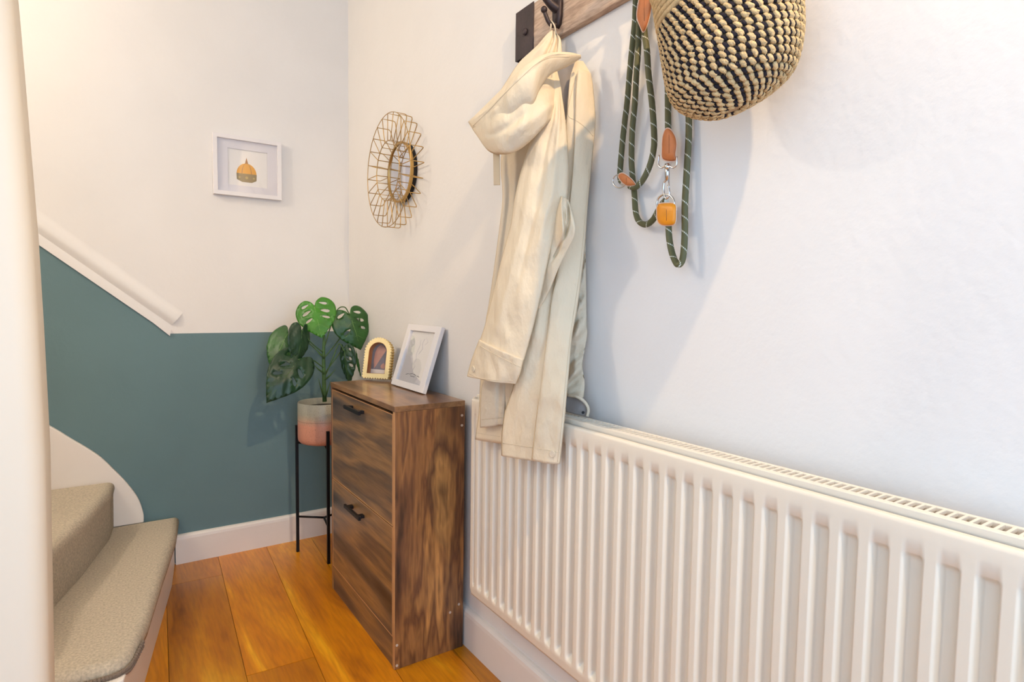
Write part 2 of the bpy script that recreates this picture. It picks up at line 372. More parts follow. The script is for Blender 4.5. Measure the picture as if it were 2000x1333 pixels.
# floor: dark base with single boards laid a few degrees off the wall
fl = struct('floor', box((-1.15, -1.7, -.05), (W, D, -.012)), SUB)
def clip(poly, f):
    out = []
    for i in range(len(poly)):
        a, b = poly[i], poly[(i+1) % len(poly)]; fa, fb = f(a), f(b)
        if fa >= 0: out.append(a)
        if (fa >= 0) != (fb >= 0):
            t = fa/(fa-fb); out.append((a[0]+(b[0]-a[0])*t, a[1]+(b[1]-a[1])*t))
    return out
vd = Vector((-.0545, -1)).normalized(); ud = Vector((-vd.y, vd.x)); org = Vector((.336, 2.633)); pw = .1855
joints = {-1: .197, 0: .905, 1: 1.62, 2: .52, 3: 1.0}
for k in range(-9, 4):
    j0 = joints.get(k, random.uniform(.1, 1.2)); cuts = [-.3]
    v = j0
    while v < 4.6: cuts.append(v); v += 1.22
    cuts.append(4.7)
    for a, b in zip(cuts, cuts[1:]):
        g = .0007
        quad = [org+ud*(k*pw+g)+vd*(a+g), org+ud*((k+1)*pw-g)+vd*(a+g), org+ud*((k+1)*pw-g)+vd*(b-g), org+ud*(k*pw+g)+vd*(b-g)]
        poly = [(p.x, p.y) for p in quad]
        for f in (lambda p: W-.001-p[0], lambda p: D-.001-p[1], lambda p: p[1]+1.69, lambda p: p[0]+1.14): poly = clip(poly, f) if poly else poly
        if len(poly) < 3: continue
        ar = abs(sum(poly[i][0]*poly[(i+1) % len(poly)][1]-poly[(i+1) % len(poly)][0]*poly[i][1] for i in range(len(poly))))/2
        if ar < .002: continue
        obj('floorboard', prism([(x, y, -.012) for x, y in poly], (0, 0, .012)), FLOORW, fl)

# skirting boards with a rounded top
def skirt(name, a, b, out, hgt, th):
    a = Vector(a); b = Vector(b); out = Vector(out)
    prof = [(0, 0), (th, 0), (th, hgt-.018), (th*.92, hgt-.008), (th*.65, hgt-.002), (th*.35, hgt), (0, hgt)]
    struct(name, prism([a+out*p+Vector((0, 0, z)) for p, z in prof], b-a), GLOSS)
skirt('baseboard_right', (W, -1.69, 0), (W, D, 0), (-1, 0, 0), .117, .018)
skirt('baseboard_far', (.185, D, 0), (W-.018, D, 0), (0, -1, 0), .116, .018)
# sloping plaster moulding over the teal paint
def slope(x, off): return .914+.816*(.185-x)+off
bm = prism([(x, D, z) for x, z in ((-1.15, slope(-1.15, -.004)), (.13, slope(.13, -.004)), (.183, .905), (.187, .93), (-1.15, slope(-1.15, .034)))], (0, -.009, 0))
n0 = Vector((-.816, 0, -1)); dirv = Vector((.775, 0, -.632)); perp = Vector((.632, 0, .775))
p0 = Vector((-1.15, D, slope(-1.15, .036))); p1 = Vector((.19, D, slope(.19, .036)))
arc = [(.066*(t/22), (.0135*math.sin(math.pi*min(1, (t/22)/.4)*.5) if t < 9 else .0135*(.5+.5*math.cos(math.pi*(t-9)/13)))) for t in range(23)]
prism([p0+perp*a+Vector((0, -d, 0)) for a, d in arc], p1-p0, bm)
struct('trim_1', bm, WHITEWALL)

# ------------------------------------------------------------------ winding stairs
st = thing('staircase', 'winding carpeted staircase with white painted sides rising left of the floorboards', 'staircase', (-.1, 2.1, 0))
def carpet_step(poly, z0, z1, r=.02):      # carpet folded over a rounded nosing
    bm = bmesh.new(); rings = []
    c = Vector((sum(p[0] for p in poly)/len(poly), sum(p[1] for p in poly)/len(poly)))
    P = [Vector(p) for p in poly]; n = len(P)
    def inset(d):
        out = []
        for i in range(n):
            a, b, e = P[i-1], P[i], P[(i+1) % n]
            n1 = Vector((-(b-a).y, (b-a).x)).normalized(); n2 = Vector((-(e-b).y, (e-b).x)).normalized()
            if n1.dot(c-b) < 0: n1 = -n1
            if n2.dot(c-b) < 0: n2 = -n2
            m = (n1+n2); m = m/max(.3, m.dot(n1)) if m.length > .01 else n1
            out.append(b+m*d)
        return out
    prof = [(0.012, z0), (0.006, z0+.01), (0.004, z1-.05), (0.0, z1-.032)]+[(r-r*math.sin(t*math.pi/12), z1-r+r*math.cos(t*math.pi/12)) for t in range(6, -1, -1)]
    for d, z in prof: rings.append([bm.verts.new((p.x, p.y, z)) for p in inset(d)])
    for a, b in zip(rings, rings[1:]):
        for i in range(n): f = bm.faces.new((a[i], a[(i+1) % n], b[(i+1) % n], b[i])); f.smooth = True
    bm.faces.new(rings[-1]); bm.faces.new(rings[0][::-1]); return bm
s1 = [(.200, D-.002), (.174, 2.43), (.115, 2.12), (.061, 1.82), (.02, 1.66), (.003, 1.635), (-.03, 1.622), (-.11, 1.63), (-.3, 1.66), (-.3, D-.002)]
b1 = [(.183, D-.001), (.157, 2.43), (.1, 2.12), (.045, 1.82), (.002, 1.60), (-.03, 1.59), (-.3, 1.6), (-.3, D-.001)]
obj('step_board', prism([(x, y, 0) for x, y in b1], (0, 0, .163)), GLOSS, st, bevel=.003)
obj('step_carpet', carpet_step(s1, .158, .194, .026), CARPET, st, label='carpeted bottom tread with a braided front corner')
# braided edge of the carpet at the near end
bm = bmesh.new()
edge = cat([(.045, 1.735, .168), (.021, 1.655, .166), (.004, 1.628, .165), (-.03, 1.615, .165), (-.11, 1.624, .165), (-.28, 1.645, .165)], 8)
for i, p in enumerate(edge[:-1]):
    for k in range(2):
        q = p.lerp(edge[i+1], k/2); sphere(q+Vector((0, 0, .004*(-1)**(i*2+k))), .0055, 6, 4, bm, (1, 1, 1))
obj('carpet_braid', bm, mat('dark_carpet_edge', (128, 112, 98), 1, bump=.6, bscale=300), st, smooth=True, kind='stuff')
s2 = [(-.008, D-.022), (-.02, 2.49), (-.09, 2.2), (-.165, 1.95), (-.19, 1.74), (-1.1, 1.74), (-1.1, D-.022)]
obj('step_carpet', carpet_step(s2, .188, .372, .026), CARPET, st)
s3 = [(-.30, D-.022), (-.34, 2.3), (-.4, 1.76), (-1.1, 1.76), (-1.1, D-.022)]
obj('step_carpet', carpet_step(s3, .37, .56, .026), CARPET, st)
cur = cat([(p.x, 0, max(p.z, .196)) for p in (at('y', D-.02, x, y) for x, y in ((281, 1019), (280, 1003), (270, 975), (249, 946), (224, 920), (191, 890), (137, 857), (83, 826)))]+[(-.4, 0, .74), (-.8, 0, 1.06)], 6)
out = [(p.x, D-.001, p.z) for p in cur]+[(-.8, D-.001, .2), (.08, D-.001, .193)]
obj('stringer', prism(out, (0, -.019, 0)), GLOSS, st, bevel=.003)

# ------------------------------------------------------------------ radiator
RX = W-.095; RY1, RY0 = 1.369, .165; RZ1, RZ0 = .7935, .2523; PITCH = .0375
rad = thing('radiator', 'long white ribbed panel radiator with slotted top grille on the right wall', 'radiator', (W-.05, .77, .2523))
def sm(t): t = max(0, min(1, t)); return t*t*(3-2*t)
bm = bmesh.new(); NY = int((RY1-RY0)/PITCH*18); zs = []
c0 = .208-.001                     # a recess begins here (smaller y side is to the right)
zlist = [RZ0, RZ0+.004, RZ0+.02, RZ0+.028]+[RZ0+.028+.022*i/7 for i in range(1, 8)]+[RZ0+.06+(RZ1-.04-.022-.012-RZ0-.06)*i/6 for i in range(7)]+[RZ1-.04-.022+.024*i/9 for i in range(10)]+[RZ1-.02, RZ1-.006, RZ1-.0015, RZ1]
zlist = sorted(set(round(z, 5) for z in zlist))
ys = [RY0+(RY1-RY0)*i/NY for i in range(NY+1)]
def flute(y):
    t = ((y-c0)/PITCH) % 1.0           # 0 at left edge of a recess (larger y = left in view)
    w = .62
    u = 1-t
    if u > w: return 0
    e = .2; return min(sm(u/e/w*1.0), sm((w-u)/(e*w)))
G = []
for z in zlist:
    fz = min(sm((z-RZ0-.028)/.016), sm((RZ1-.036-z)/.012))
    row = []
    for y in ys:
        edge = min((y-RY0), (RY1-y))
        fy = 1 if edge > .016 else 0
        x = RX+.0135*flute(y)*fz*fy
        if z > RZ1-.006: x += (.0035 if z >= RZ1 else .0008)
        if z < RZ0+.004: x += .004
        row.append(bm.verts.new((x, y, z)))
    G.append(row)
for a, b in zip(G, G[1:]):
    for i in range(len(a)-1): f = bm.faces.new((a[i], b[i], b[i+1], a[i+1])); f.smooth = True
# returned edges at the top, bottom and ends
def strip(row, d):
    nb = [bm.verts.new(v.co+Vector(d)) for v in row]
    for i in range(len(row)-1): bm.faces.new((row[i], nb[i], nb[i+1], row[i+1]))
strip(G[-1], (.008, 0, 0)); strip(G[0], (.01, 0, 0)); strip([r[0] for r in G], (.012, 0, 0)); strip([r[-1] for r in G], (.012, 0, 0))
obj('front_panel', bm, RADW, rad)
obj('back_panel', box((W-.045, RY0+.02, RZ0+.01), (W-.036, RY1-.02, RZ1-.012)), RADW, rad)
for y in (RY0-.001, RY1-.004): obj('side_panel', box((RX+.006, y, RZ0+.012), (W-.034, y+.005, RZ1+.004)), RADW, rad, bevel=.0015)
gx0, gx1, gz = RX+.0155, W-.035, .8035
bm = box((gx0, RY0, RZ1-.008), (gx0+.012, RY1, gz)); box((gx1-.007, RY0, RZ1-.008), (gx1, RY1, gz), bm)
obj('grille_frame', bm, RADW, rad, bevel=.0012)
barm = None; ny = int((RY1-RY0-.01)/.0115)
for i in range(ny+1):
    y = RY0+.004+i*.0115
    if barm is None:
        b_ = box((gx0+.011, y-.0018, gz-.005), (gx1-.006, y+.0018, gz-.0004)); o = obj('grille_bar', b_, RADW, rad); barm = o.data; y0 = y
    else:
        o = bpy.data.objects.new('grille_bar', barm); COL.objects.link(o); o.parent = rad; o.location = (0, y-y0, 0)
bm = bmesh.new()
for i in range(ny):
    y = RY0+.0098+i*.0115
    x = gx0+.024
    box((x-.004, y-.0045, RZ0+.03), (x+.010, y+.0045, gz-.013), bm)
    disc((x+.003, y, gz-.013), (0, 0, 1), .0048, .002, 10, bm)
obj('convector_fin', bm, RADIN, rad, kind='stuff')
bm = box((W-.036, 1.30, .30), (W-.001, 1.34, .76)); obj('wall_bracket', bm, RADW, rad)
obj('wall_bracket', box((W-.036, .3, .30), (W-.001, .34, .76)), RADW, rad)
bm = box((W-.050, RY1+.0008, .292), (W-.047, RY1+.002, .345)); box((W-.057, RY1+.0008, .318), (W-.049, RY1+.0022, .326), bm); obj('side_slot', bm, SLOT, rad)
obj('side_slot', box((W-.050, RY1+.0008, .385), (W-.0475, RY1+.002, .392)), SLOT, rad)

# ------------------------------------------------------------------ shoe cabinet
CX, CY0, CY1, CH, CB = .6446, 1.531, 2.113, .759, W-.024
cab = thing('shoe_cabinet', 'rustic brown wood shoe cabinet with two tilt-out doors against the right wall', 'cabinet', ((CX+CB)/2, (CY0+CY1)/2, 0))
obj('side_panel', box((CX, CY0, 0), (CB, CY0+.015, CH-.016)), CABS, cab, bevel=.0008)
obj('side_panel', box((CX, CY1-.015, 0), (CB, CY1, CH-.016)), CABS, cab, bevel=.0008)
obj('top_panel', box((CX-.002, CY0-.001, CH-.016), (CB, CY1+.001, CH)), CABT, cab, bevel=.001)
obj('back_panel', box((CB-.006, CY0+.0155, .02), (CB-.002, CY1-.0155, CH-.017)), CABS, cab)
obj('shelf', box((CX+.02, CY0+.0155, .40), (CB-.008, CY1-.0155, .414)), CABS, cab)
obj('plinth', box((CX+.002, CY0+.0155, 0), (CX+.016, CY1-.0155, .088)), CABF, cab)
for z0, z1, hz in ((.0915, .4115, .372), (.4155, .735, .704)):
    d = obj('door', box((CX-.0005, CY0+.0165, z0), (CX+.0145, CY1-.0165, z1)), CABF, cab, bevel=.0008)
    bm = frame_ring([(CX-.0012, a, b) for a, b in ((CY0+.0163, z0-.0002), (CY1-.0163, z0-.0002), (CY1-.0163, z1+.0002), (CY0+.0163, z1+.0002))],
                    [(CX-.0012, a, b) for a, b in ((CY0+.0185, z0+.002), (CY1-.0185, z0+.002), (CY1-.0185, z1-.002), (CY0+.0185, z1-.002))], (.001, 0, 0))
    obj('edge_band', bm, EDGE, d)
    hy0, hy1 = 1.762, 1.905
    bm = box((CX-.024, hy0, hz-.006), (CX-.016, hy1, hz+.006))
    for yy in (hy0+.012, hy1-.030): box((CX-.018, yy, hz-.005), (CX-.0002, yy+.018, hz+.005), bm)
    obj('handle', bm, BLACK, d, bevel=.001)
for x, z in ((CB-.010, .715), (CB-.010, .685), (CB-.015, .137), (CB-.045, .120), (CX+.006, .072), (CX+.006, .012)): bm = bmesh.new(); disc((x, CY0+.0002, z), (0, -1, 0), .0038, .0016, 14, bm); obj('screw_cap', bm, SCREW, cab)
obj('edge_band', box((CX-.0008, CY0+.0002, .001), (CX, CY0+.0148, CH-.0165)), EDGE, cab)

# ------------------------------------------------------------------ picture on the far wall
def lbox(o, U, V, N, a, b):
    bm = bmesh.new(); box(a, b, bm); M = Matrix((U, V, N)).transposed()
    for v in bm.verts: v.co = Vector(o)+M @ v.co
    return bm
def lpoly(o, U, V, N, pts, n0, th):
    return prism([Vector(o)+U*a+V*b+N*n0 for a, b in pts], N*th)
X_, Y_, Z_ = Vector((1, 0, 0)), Vector((0, 1, 0)), Vector((0, 0, 1))
fo = Vector((.342, D, 1.4645)); fw_, fh_ = .257, .2375; N = Vector((0, -1, 0))
pic = thing('framed_picture', 'small white framed print of an amber dome on the far wall', 'picture', (.47, D, 1.4645))
def rect(a0, b0, a1, b1): return [(a0, b0), (a1, b0), (a1, b1), (a0, b1)]
P3 = lambda o, U, V, N, pts, n: [Vector(o)+U*a+V*b+N*n for a, b in pts]
obj('frame', frame_ring(P3(fo, X_, Z_, N, rect(0, 0, fw_, fh_), .001), P3(fo, X_, Z_, N, rect(.016, .016, fw_-.016, fh_-.016), .001), N*.021), FRAMEW, pic, bevel=.0012)
obj('mount', frame_ring(P3(fo, X_, Z_, N, rect(.0155, .0155, fw_-.0155, fh_-.0155), .009), P3(fo, X_, Z_, N, rect(.054, .044, fw_-.054, fh_-.05), .009), N*.0025), MOUNT, pic)
pr = obj('print', lpoly(fo, X_, Z_, N, rect(.05, .04, fw_-.05, fh_-.046), .006, .002), PAPER, pic)
cxp = .124
def arcpts(cx, cz, rx, rz, a0, a1, n=18): return [(cx+rx*math.cos(math.radians(a0+(a1-a0)*i/n)), cz+rz*math.sin(math.radians(a0+(a1-a0)*i/n))) for i in range(n+1)]
obj('dome_drawing', lpoly(fo, X_, Z_, N, arcpts(cxp, .092, .0375, .043, 0, 180), .0081, .0004), AMBER, pr)
bm = lpoly(fo, X_, Z_, N, [(cxp-.006, .134), (cxp-.002, .150), (cxp, .158), (cxp+.002, .150), (cxp+.006, .134)], .0085, .0003)
for s in (-1, 1):
    o1 = arcpts(cxp, .092, .0165, .043, 90, 0) if s > 0 else arcpts(cxp, .092, .0165, .043, 90, 180)
    o2 = arcpts(cxp, .092, .019, .043, 0, 90) if s > 0 else arcpts(cxp, .092, .019, .043, 180, 90)
    prism(P3(fo, X_, Z_, N, o1+o2[:-1], .0086), N*.0003, bm)
obj('rib_drawing', bm, AMBERD, pr)
obj('drum_drawing', lpoly(fo, X_, Z_, N, [(cxp-.038, .094), (cxp-.037, .069), (cxp-.017, .060), (cxp+.019, .060), (cxp+.037, .069), (cxp+.038, .094)], .0081, .0005), TAUPE, pr)
bm = bmesh.new()
for q in (-.027, 0, .027): disc(fo+X_*(cxp+q)+Z_*.078+N*.0086, N, .0055 if q == 0 else .004, .0003, 16, bm)
obj('window_drawing', bm, TAUPEL, pr)
obj('glass', lpoly(fo, X_, Z_, N, rect(.0158, .0158, fw_-.0158, fh_-.0158), .0145, .0008), GLASS, pic)

# ------------------------------------------------------------------ wire mirror on the right wall
mc = Vector((W, 2.024, 1.513))
mir = thing('wire_mirror', 'round wall mirror in a brass wire sunburst cage near the corner', 'mirror', mc)
RO, RI, DF, DB = .198, .104, .068, .018
def mp_(r, a, d): return mc+Vector((-d, r*math.cos(a), r*math.sin(a)))
obj('glass', disc(mc+Vector((-.020, 0, 0)), (-1, 0, 0), RI-.003, .002, 48), MIRROR, mir)
obj('backing', disc(mc+Vector((-.001, 0, 0)), (-1, 0, 0), RI, .017, 48), BLACK, mir)
bm = frame_ring([mp_(RI+.003, 2*math.pi*i/48, .016) for i in range(48)], [mp_(RI-.004, 2*math.pi*i/48, .016) for i in range(48)], (-.01, 0, 0))
obj('rim', bm, GOLD, mir, smooth=False)
obj('outer_ring', tube([mp_(RO, 2*math.pi*i/64, DF) for i in range(64)], .0014, 6, True), GOLD, mir, smooth=True)
obj('inner_ring', tube([mp_(RI, 2*math.pi*i/48, DF) for i in range(48)], .0016, 6, True), GOLD, mir, smooth=True)
ws = None
for i in range(24):
    a = 2*math.pi*(i+.02)/24
    c = [mp_(RI, a, DB), mp_(RO-.008, a, DB), mp_(RO-.002, a, DB+.002), mp_(RO, a, DB+.008), mp_(RO, a, DF), mp_(RI, a, DF)]
    obj('wire_loop', tube(c, .0016, 6, True), GOLD, mir, smooth=True)

# ------------------------------------------------------------------ plant on its stand
pc = Vector((.71, 2.433, 0)); legr = .122
stand = thing('plant_stand', 'thin black metal plant stand on the floor behind the cabinet', 'plant stand', pc)
legs = []
dv = Vector((.926, .377, 0))
for k in range(3):
    a = math.atan2(dv.y, dv.x)+k*2*math.pi/3; lp = pc+Vector((math.cos(a), math.sin(a), 0))*.113; legs.append(lp)
    obj('leg', box((lp.x-.0055, lp.y-.0055, 0), (lp.x+.0055, lp.y+.0055, .535)), BLACK, stand)
for k, lp in enumerate(legs):
    obj('lower_brace', tube([pc+Vector((0, 0, .15)), lp+Vector((0, 0, .15))], .0045, 6), BLACK, stand)
    obj('upper_brace', tube([pc+Vector((0, 0, .462)), lp+Vector((0, 0, .462))], .0045, 6), BLACK, stand)
pot = thing('plant_pot', 'round pot with pink base and speckled grey-green top half on the stand', 'plant pot', pc+Vector((0, 0, .4675)))
pb = pc+Vector((0, 0, .4675))
bm = lathe([(0, 0), (.07, 0), (.09, .006), (.0985, .016), (.1, .03), (.1, .168), (.0985, .1705), (.095, .168), (.094, .14), (0, .14)], pb, 48)
obj('pot_body', bm, POTM, pot)
obj('pot_groove', tube(circle(pb+Vector((0, 0, .098)), X_, Y_, .1002, 48), .0006, 5, True), mat('groove', (150, 118, 98), .6), pot)
plant = thing('monstera_plant', 'green monstera plant with split leaves growing from the pot in the corner', 'plant', pb+Vector((0, 0, .141)))
obj('soil', lathe([(.093, 0), (.08, .006), (.03, .009), (0, .01)], pb+Vector((0, 0, .1405)), 24), SOIL, plant)
half = [(.10, .0), (-.03, .09), (-.09, .22), (-.03, .38), (.12, .49), (.30, .52), (.50, .47), (.68, .34), (.84, .18), (.94, .07), (1, 0)]
def leaf(base, tip, wd_, tilt, curve, m, holes=True, fold=.15, seed=0, lab=None):
    rnd = random.Random(seed)
    base = Vector(base); tip = Vector(tip); ax = tip-base; L = ax.length; ax.normalize()
    vw = (O-base).normalized(); n = (vw-ax*vw.dot(ax)).normalized(); n = Matrix.Rotation(math.radians(tilt), 3, ax) @ n; s = ax.cross(n)
    hp = [Vector((a, b, 0)) for a, b in half]
    R = cat(hp, 5)[1:-1]; up_ = [(p.x, p.y) for p in R]; loop = [(.1, 0)]+up_+[(1, 0)]+[(a, -b) for a, b in up_[::-1]]
    verts = []; edges = []
    def addloop(l):
        i0 = len(verts); verts.extend(Vector(p) for p in l)
        edges.extend([(i0+i, i0+(i+1) % len(l)) for i in range(len(l))])
    # splits cut in from the margin
    addloop(loop); hs = []
    if holes:
        for sgn in (-1, 1):
            for a0, ln, wdt in ((.10, .14, .035), (.30, .17, .04), (.50, .14, .035)):
                if rnd.random() < .12: continue
                ang = math.radians(62-18*a0); c = Vector((a0-.02+rnd.uniform(-.02, .02), sgn*(.22+rnd.uniform(-.02, .02))))
                c += Vector((0, 0)); d = Vector((-math.cos(ang)*-.6, sgn*math.sin(ang))).normalized(); e = Vector((-d.y, d.x))
                l = []
                for k in range(12):
                    t = 2*math.pi*k/12; l.append(c+d*ln*.75*math.cos(t)+e*wdt*math.sin(t)*(1+.4*math.cos(t)))
                addloop([(p.x, p.y) for p in l]); hs.append([Vector((p.x, p.y)) for p in l])
    def inside(p, poly):
        r = False; j = len(poly)-1
        for i in range(len(poly)):
            a, b = poly[i], poly[j]
            if (a[1] > p[1]) != (b[1] > p[1]) and p[0] < (b[0]-a[0])*(p[1]-a[1])/(b[1]-a[1])+a[0]: r = not r
            j = i
        return r
    for i in range(-1, 14):
        for j in range(-7, 8):
            p = Vector((i*.075+.01, j*.075))
            if inside(p, loop) and not any(inside(p, h) for h in hs): verts.append(p)
    vo, eo, fo_, *_ = geometry.delaunay_2d_cdt(verts, edges, [], 0, 1e-5)
    V3 = []
    for p in vo:
        a, b = p.x, p.y
        z = -fold*abs(b)*1.0 - curve*(a-.3)**2 + .012*math.sin(abs(b)*26-a*20)
        z += .02*noise.noise(Vector((a*4+seed, b*4, 0)))
        V3.append(base+ax*(a-.1)/.9*L+s*b*wd_+n*z*L)
    faces = []
    for f in fo_:
        c = sum((vo[i] for i in f), Vector((0, 0)))/len(f)
        if inside(c, loop) and not any(inside(c, h) for h in hs): faces.append(f)
    o = obj('leaf', (V3, faces), m, plant, smooth=True, label=lab)
    so = o.modifiers.new('thickness', 'SOLIDIFY'); so.thickness = .0012
    def P(a, b): return base+ax*(a-.1)/.9*L+s*b*wd_+n*(-fold*abs(b)-curve*(a-.3)**2+.012*math.sin(abs(b)*26-a*20)+.004)*L
    bm = tube([P(.1+.85*t/10, 0) for t in range(11)], [.0013-.0008*t/10 for t in range(11)], 5)
    for sgn in (-1, 1):
        for a0 in (.14, .3, .46, .62): tube([P(a0+.14*q/4, sgn*(.30-.12*(a0 > .5))*q/4) for q in range(5)], .0005, 4, bm=bm)
    obj('leaf_vein', bm, VEIN if m is not LEAFD else STEM, o, smooth=True)
    return base
def yp(y, px, py): return at('y', y, px, py)
tr0 = yp(2.42, 634, 785); tr1 = yp(2.42, 632, 700); tr2 = yp(2.42, 633, 655)
obj('trunk', tube(cat([tr0, tr1, tr2], 6), [.009-.004*i/12 for i in range(13)], 10), STEM, plant, smooth=True)
LV = [ # y_base,px,py, y_tip,px,py, width, tilt, curve, mat, fold, y/px of stem start
 ((2.40, 614, 597), (2.34, 628, 660), .150, 6, .10, LEAF, .10, (632, 665), [(631, 630)]),
 ((2.39, 683, 615), (2.36, 707, 683), .155, -20, .25, LEAFM, .25, (633, 680), [(655, 612), (672, 600)]),
 ((2.44, 562, 652), (2.40, 527, 722), .125, 25, .25, LEAFM, .12, (630, 695), [(600, 668), (575, 652)]),
 ((2.36, 590, 646), (2.34, 581, 716), .095, -35, .25, LEAFD, .2, (632, 690), [(606, 668), (596, 650)]),
 ((2.34, 583, 703), (2.28, 524, 783), .150, 0, .35, LEAFD, .12, (633, 720), [(612, 704), (596, 700)]),
 ((2.36, 672, 686), (2.34, 679, 752), .075, 38, .2, LEAFD, .3, (633, 740), [(650, 700), (662, 672)]),
 ((2.52, 712, 668), (2.48, 702, 737), .085, 30, .2, LEAFM, .2, (634, 730), [(670, 682), (695, 662)]),
 ((2.50, 700, 628), (2.47, 716, 690), .09, 30, .2, LEAFM, .2, (633, 700), [(665, 660), (684, 630)]),
]
for i, (b, t, w_, ti, cu, m, fo2, s0, mids) in enumerate(LV):
    base = yp(*b); leaf(base, yp(*t), w_, ti, cu, m, i not in (2, 3, 6), fo2, 10+i)
    pts = [yp(2.42, *s0)]+[yp(2.42+(b[0]-2.42)*.6, *q) for q in mids]+[base+(O-base).normalized()*.001]
    obj('leaf_stalk', tube(cat(pts, 7), .0024, 8), STEM, plant, smooth=True)
for i, (sx, sy, ex, ey) in enumerate(((632, 775, 622, 740), (635, 778, 645, 745), (633, 730, 612, 712), (635, 742, 655, 722), (633, 700, 615, 680))):
    a, b = yp(2.41, sx, sy), yp(2.39, ex, ey)
    obj('leaf_sheath', tube([a, a.lerp(b, .5)+Vector((0, 0, -.003)), b], [.004, .0028, .001], 7), STEM, plant, smooth=True)

# ------------------------------------------------------------------ scalloped arch frame and leaning white frame
A0 = Vector((.753, 2.096, CH)); U = Vector((.66, -.75, 0)).normalized(); Bk = Vector((U.y*-1, U.x, 0)); le = math.radians(13)
V = (Z_*math.cos(le)+Bk*math.sin(le)).normalized(); N = U.cross(V)
if N.dot(O-A0) < 0: N = -N
A0 = A0+Vector((0, 0, .0115)); aw, ah, TH = .104, .150, .03
af = thing('arched_photo_frame', 'cream scalloped arch shaped photo frame on the cabinet top', 'photo frame', A0+U*aw/2)
def arch(w, h, x0, y0, n=30):
    r = w/2; pts = [(x0+w*i/8, y0) for i in range(9)]; hs_ = h-r
    pts += [(x0+w, y0+hs_*i/9) for i in range(1, 10)]
    pts += [(x0+r+r*math.cos(math.pi*i/n), y0+hs_+r*math.sin(math.pi*i/n)) for i in range(1, n+1)]
    pts += [(x0, y0+hs_-hs_*i/9) for i in range(1, 9)]
    return pts
def resample(pts, n):
    P = [Vector(p) for p in pts]; P.append(P[0]); ls = [0]
    for a, b in zip(P, P[1:]): ls.append(ls[-1]+(b-a).length)
    out = []; j = 0
    for k in range(n):
        t = ls[-1]*k/n
        while ls[j+1] < t: j += 1
        out.append(P[j].lerp(P[j+1], (t-ls[j])/(ls[j+1]-ls[j])))
    return out
nn = 264; base_o = resample(arch(aw-.005, ah-.005, .0025, .0025), nn); inn = resample(arch(aw-.032, ah-.034, .016, .017), nn)
outr = []
for i, p in enumerate(base_o):
    t = base_o[(i+1) % nn]-base_o[i-1]; nr = Vector((t.y, -t.x)).normalized()
    outr.append(p+nr*(.0042*abs(math.sin(math.pi*44*i/nn))))
fbase = A0 - N*0
obj('scalloped_frame', frame_ring([A0+U*p.x+V*p.y for p in outr], [A0+U*p.x+V*p.y for p in inn], -N*.012), CREAMF, af)
outb = [p-(p-Vector((aw/2, ah/2)))*.02 for p in outr]
obj('frame_side', frame_ring([A0+U*p.x+V*p.y-N*.0122 for p in outb], [A0+U*p.x+V*p.y-N*.0122 for p in resample(arch(aw-.026, ah-.028, .013, .014), nn)], -N*(TH-.012)), mat('scallop_side_paint', (196, 160, 88), .6), af)
obj('inner_lining', frame_ring([A0+U*p.x+V*p.y-N*.0005 for p in resample(arch(aw-.032, ah-.034, .016, .017), 80)], [A0+U*p.x+V*p.y-N*.0005 for p in resample(arch(aw-.034, ah-.036, .017, .018), 80)], -N*(TH-.002)), INNERW, af)
ph = obj('photo', prism([A0+U*p.x+V*p.y-N*(TH-.003) for p in resample(arch(aw-.034, ah-.036, .017, .018), 60)], -N*.002), PH2, af, label='photograph in soft pink, grey and blue tones')
def ap(pts, n0): return prism([A0+U*a+V*b-N*(TH-.003-n0) for a, b in pts], N*.0004)
obj('photo_area', ap([(.03, .038), (.072, .108), (.060, .124), (.048, .128), (.036, .118), (.028, .098), (.026, .07)], .0001), PH1, ph)
obj('photo_area', ap([(.018, .019), (.086, .019), (.086, .034), (.018, .036)], .0002), PH3, ph)
obj('photo_area', ap([(.058, .040), (.070, .038), (.074, .048), (.068, .060), (.060, .056), (.055, .048)], .0003), PH1, ph)
obj('glass', prism([A0+U*p.x+V*p.y-N*.006 for p in resample(arch(aw-.035, ah-.037, .0175, .0185), 60)], -N*.0008), GLASS, af)

B0 = Vector((.811, 1.944, CH+.001)); U = Vector((.0, -1, 0)); wl, hl = .255, .219
V = Vector((.0665, 0, .2085)).normalized(); N = Vector((-V.z, 0, V.x))
lf = thing('leaning_photo_frame', 'white rectangular frame with a pale grey print leaning against the wall on the cabinet', 'picture', B0+U*wl/2)
obj('frame', frame_ring(P3(B0, U, V, N, rect(0, 0, wl, hl), -.004), P3(B0, U, V, N, rect(.03, .021, wl-.036, hl-.021), -.004), N*.014), FRAMEW, lf, bevel=.0012)
pr = obj('print', lpoly(B0, U, V, N, rect(.028, .019, wl-.034, hl-.019), -.003, .002), PAPER, lf, label='faint grey map-like print with tiny dark lettering')
obj('print_shape', lpoly(B0, U, V, N, [(.03, .021), (.215, .021), (.20, .033), (.155, .046), (.125, .058), (.105, .076), (.095, .100), (.085, .108), (.075, .122), (.062, .126), (.058, .14), (.072, .150), (.07, .163), (.055, .175), (.048, .168), (.03, .165)], -.0009, .0003), PGREY, pr)
bm = bmesh.new()
for k in range(22): 
    x = .075+k*.0048; yq = .052-.0006*abs(k-11)+random.uniform(-.0008, .0008)
    if k % 6 == 5: continue
    prism(P3(B0, U, V, N, rect(x, yq, x+.003, yq+.0022), -.0004), N*.0003, bm)
for k in range(7): prism(P3(B0, U, V, N, rect(.112+k*.005, .043, .1152+k*.005, .0448), -.0004), N*.0003, bm)
obj('print_lettering', bm, PTEXT, pr)
bm = tube([B0+U*a+V*b-N*.0006 for a, b in ((.112, .17), (.118, .15), (.11, .12), (.12, .10), (.108, .085), (.125, .08), (.118, .066))], .0007, 4)
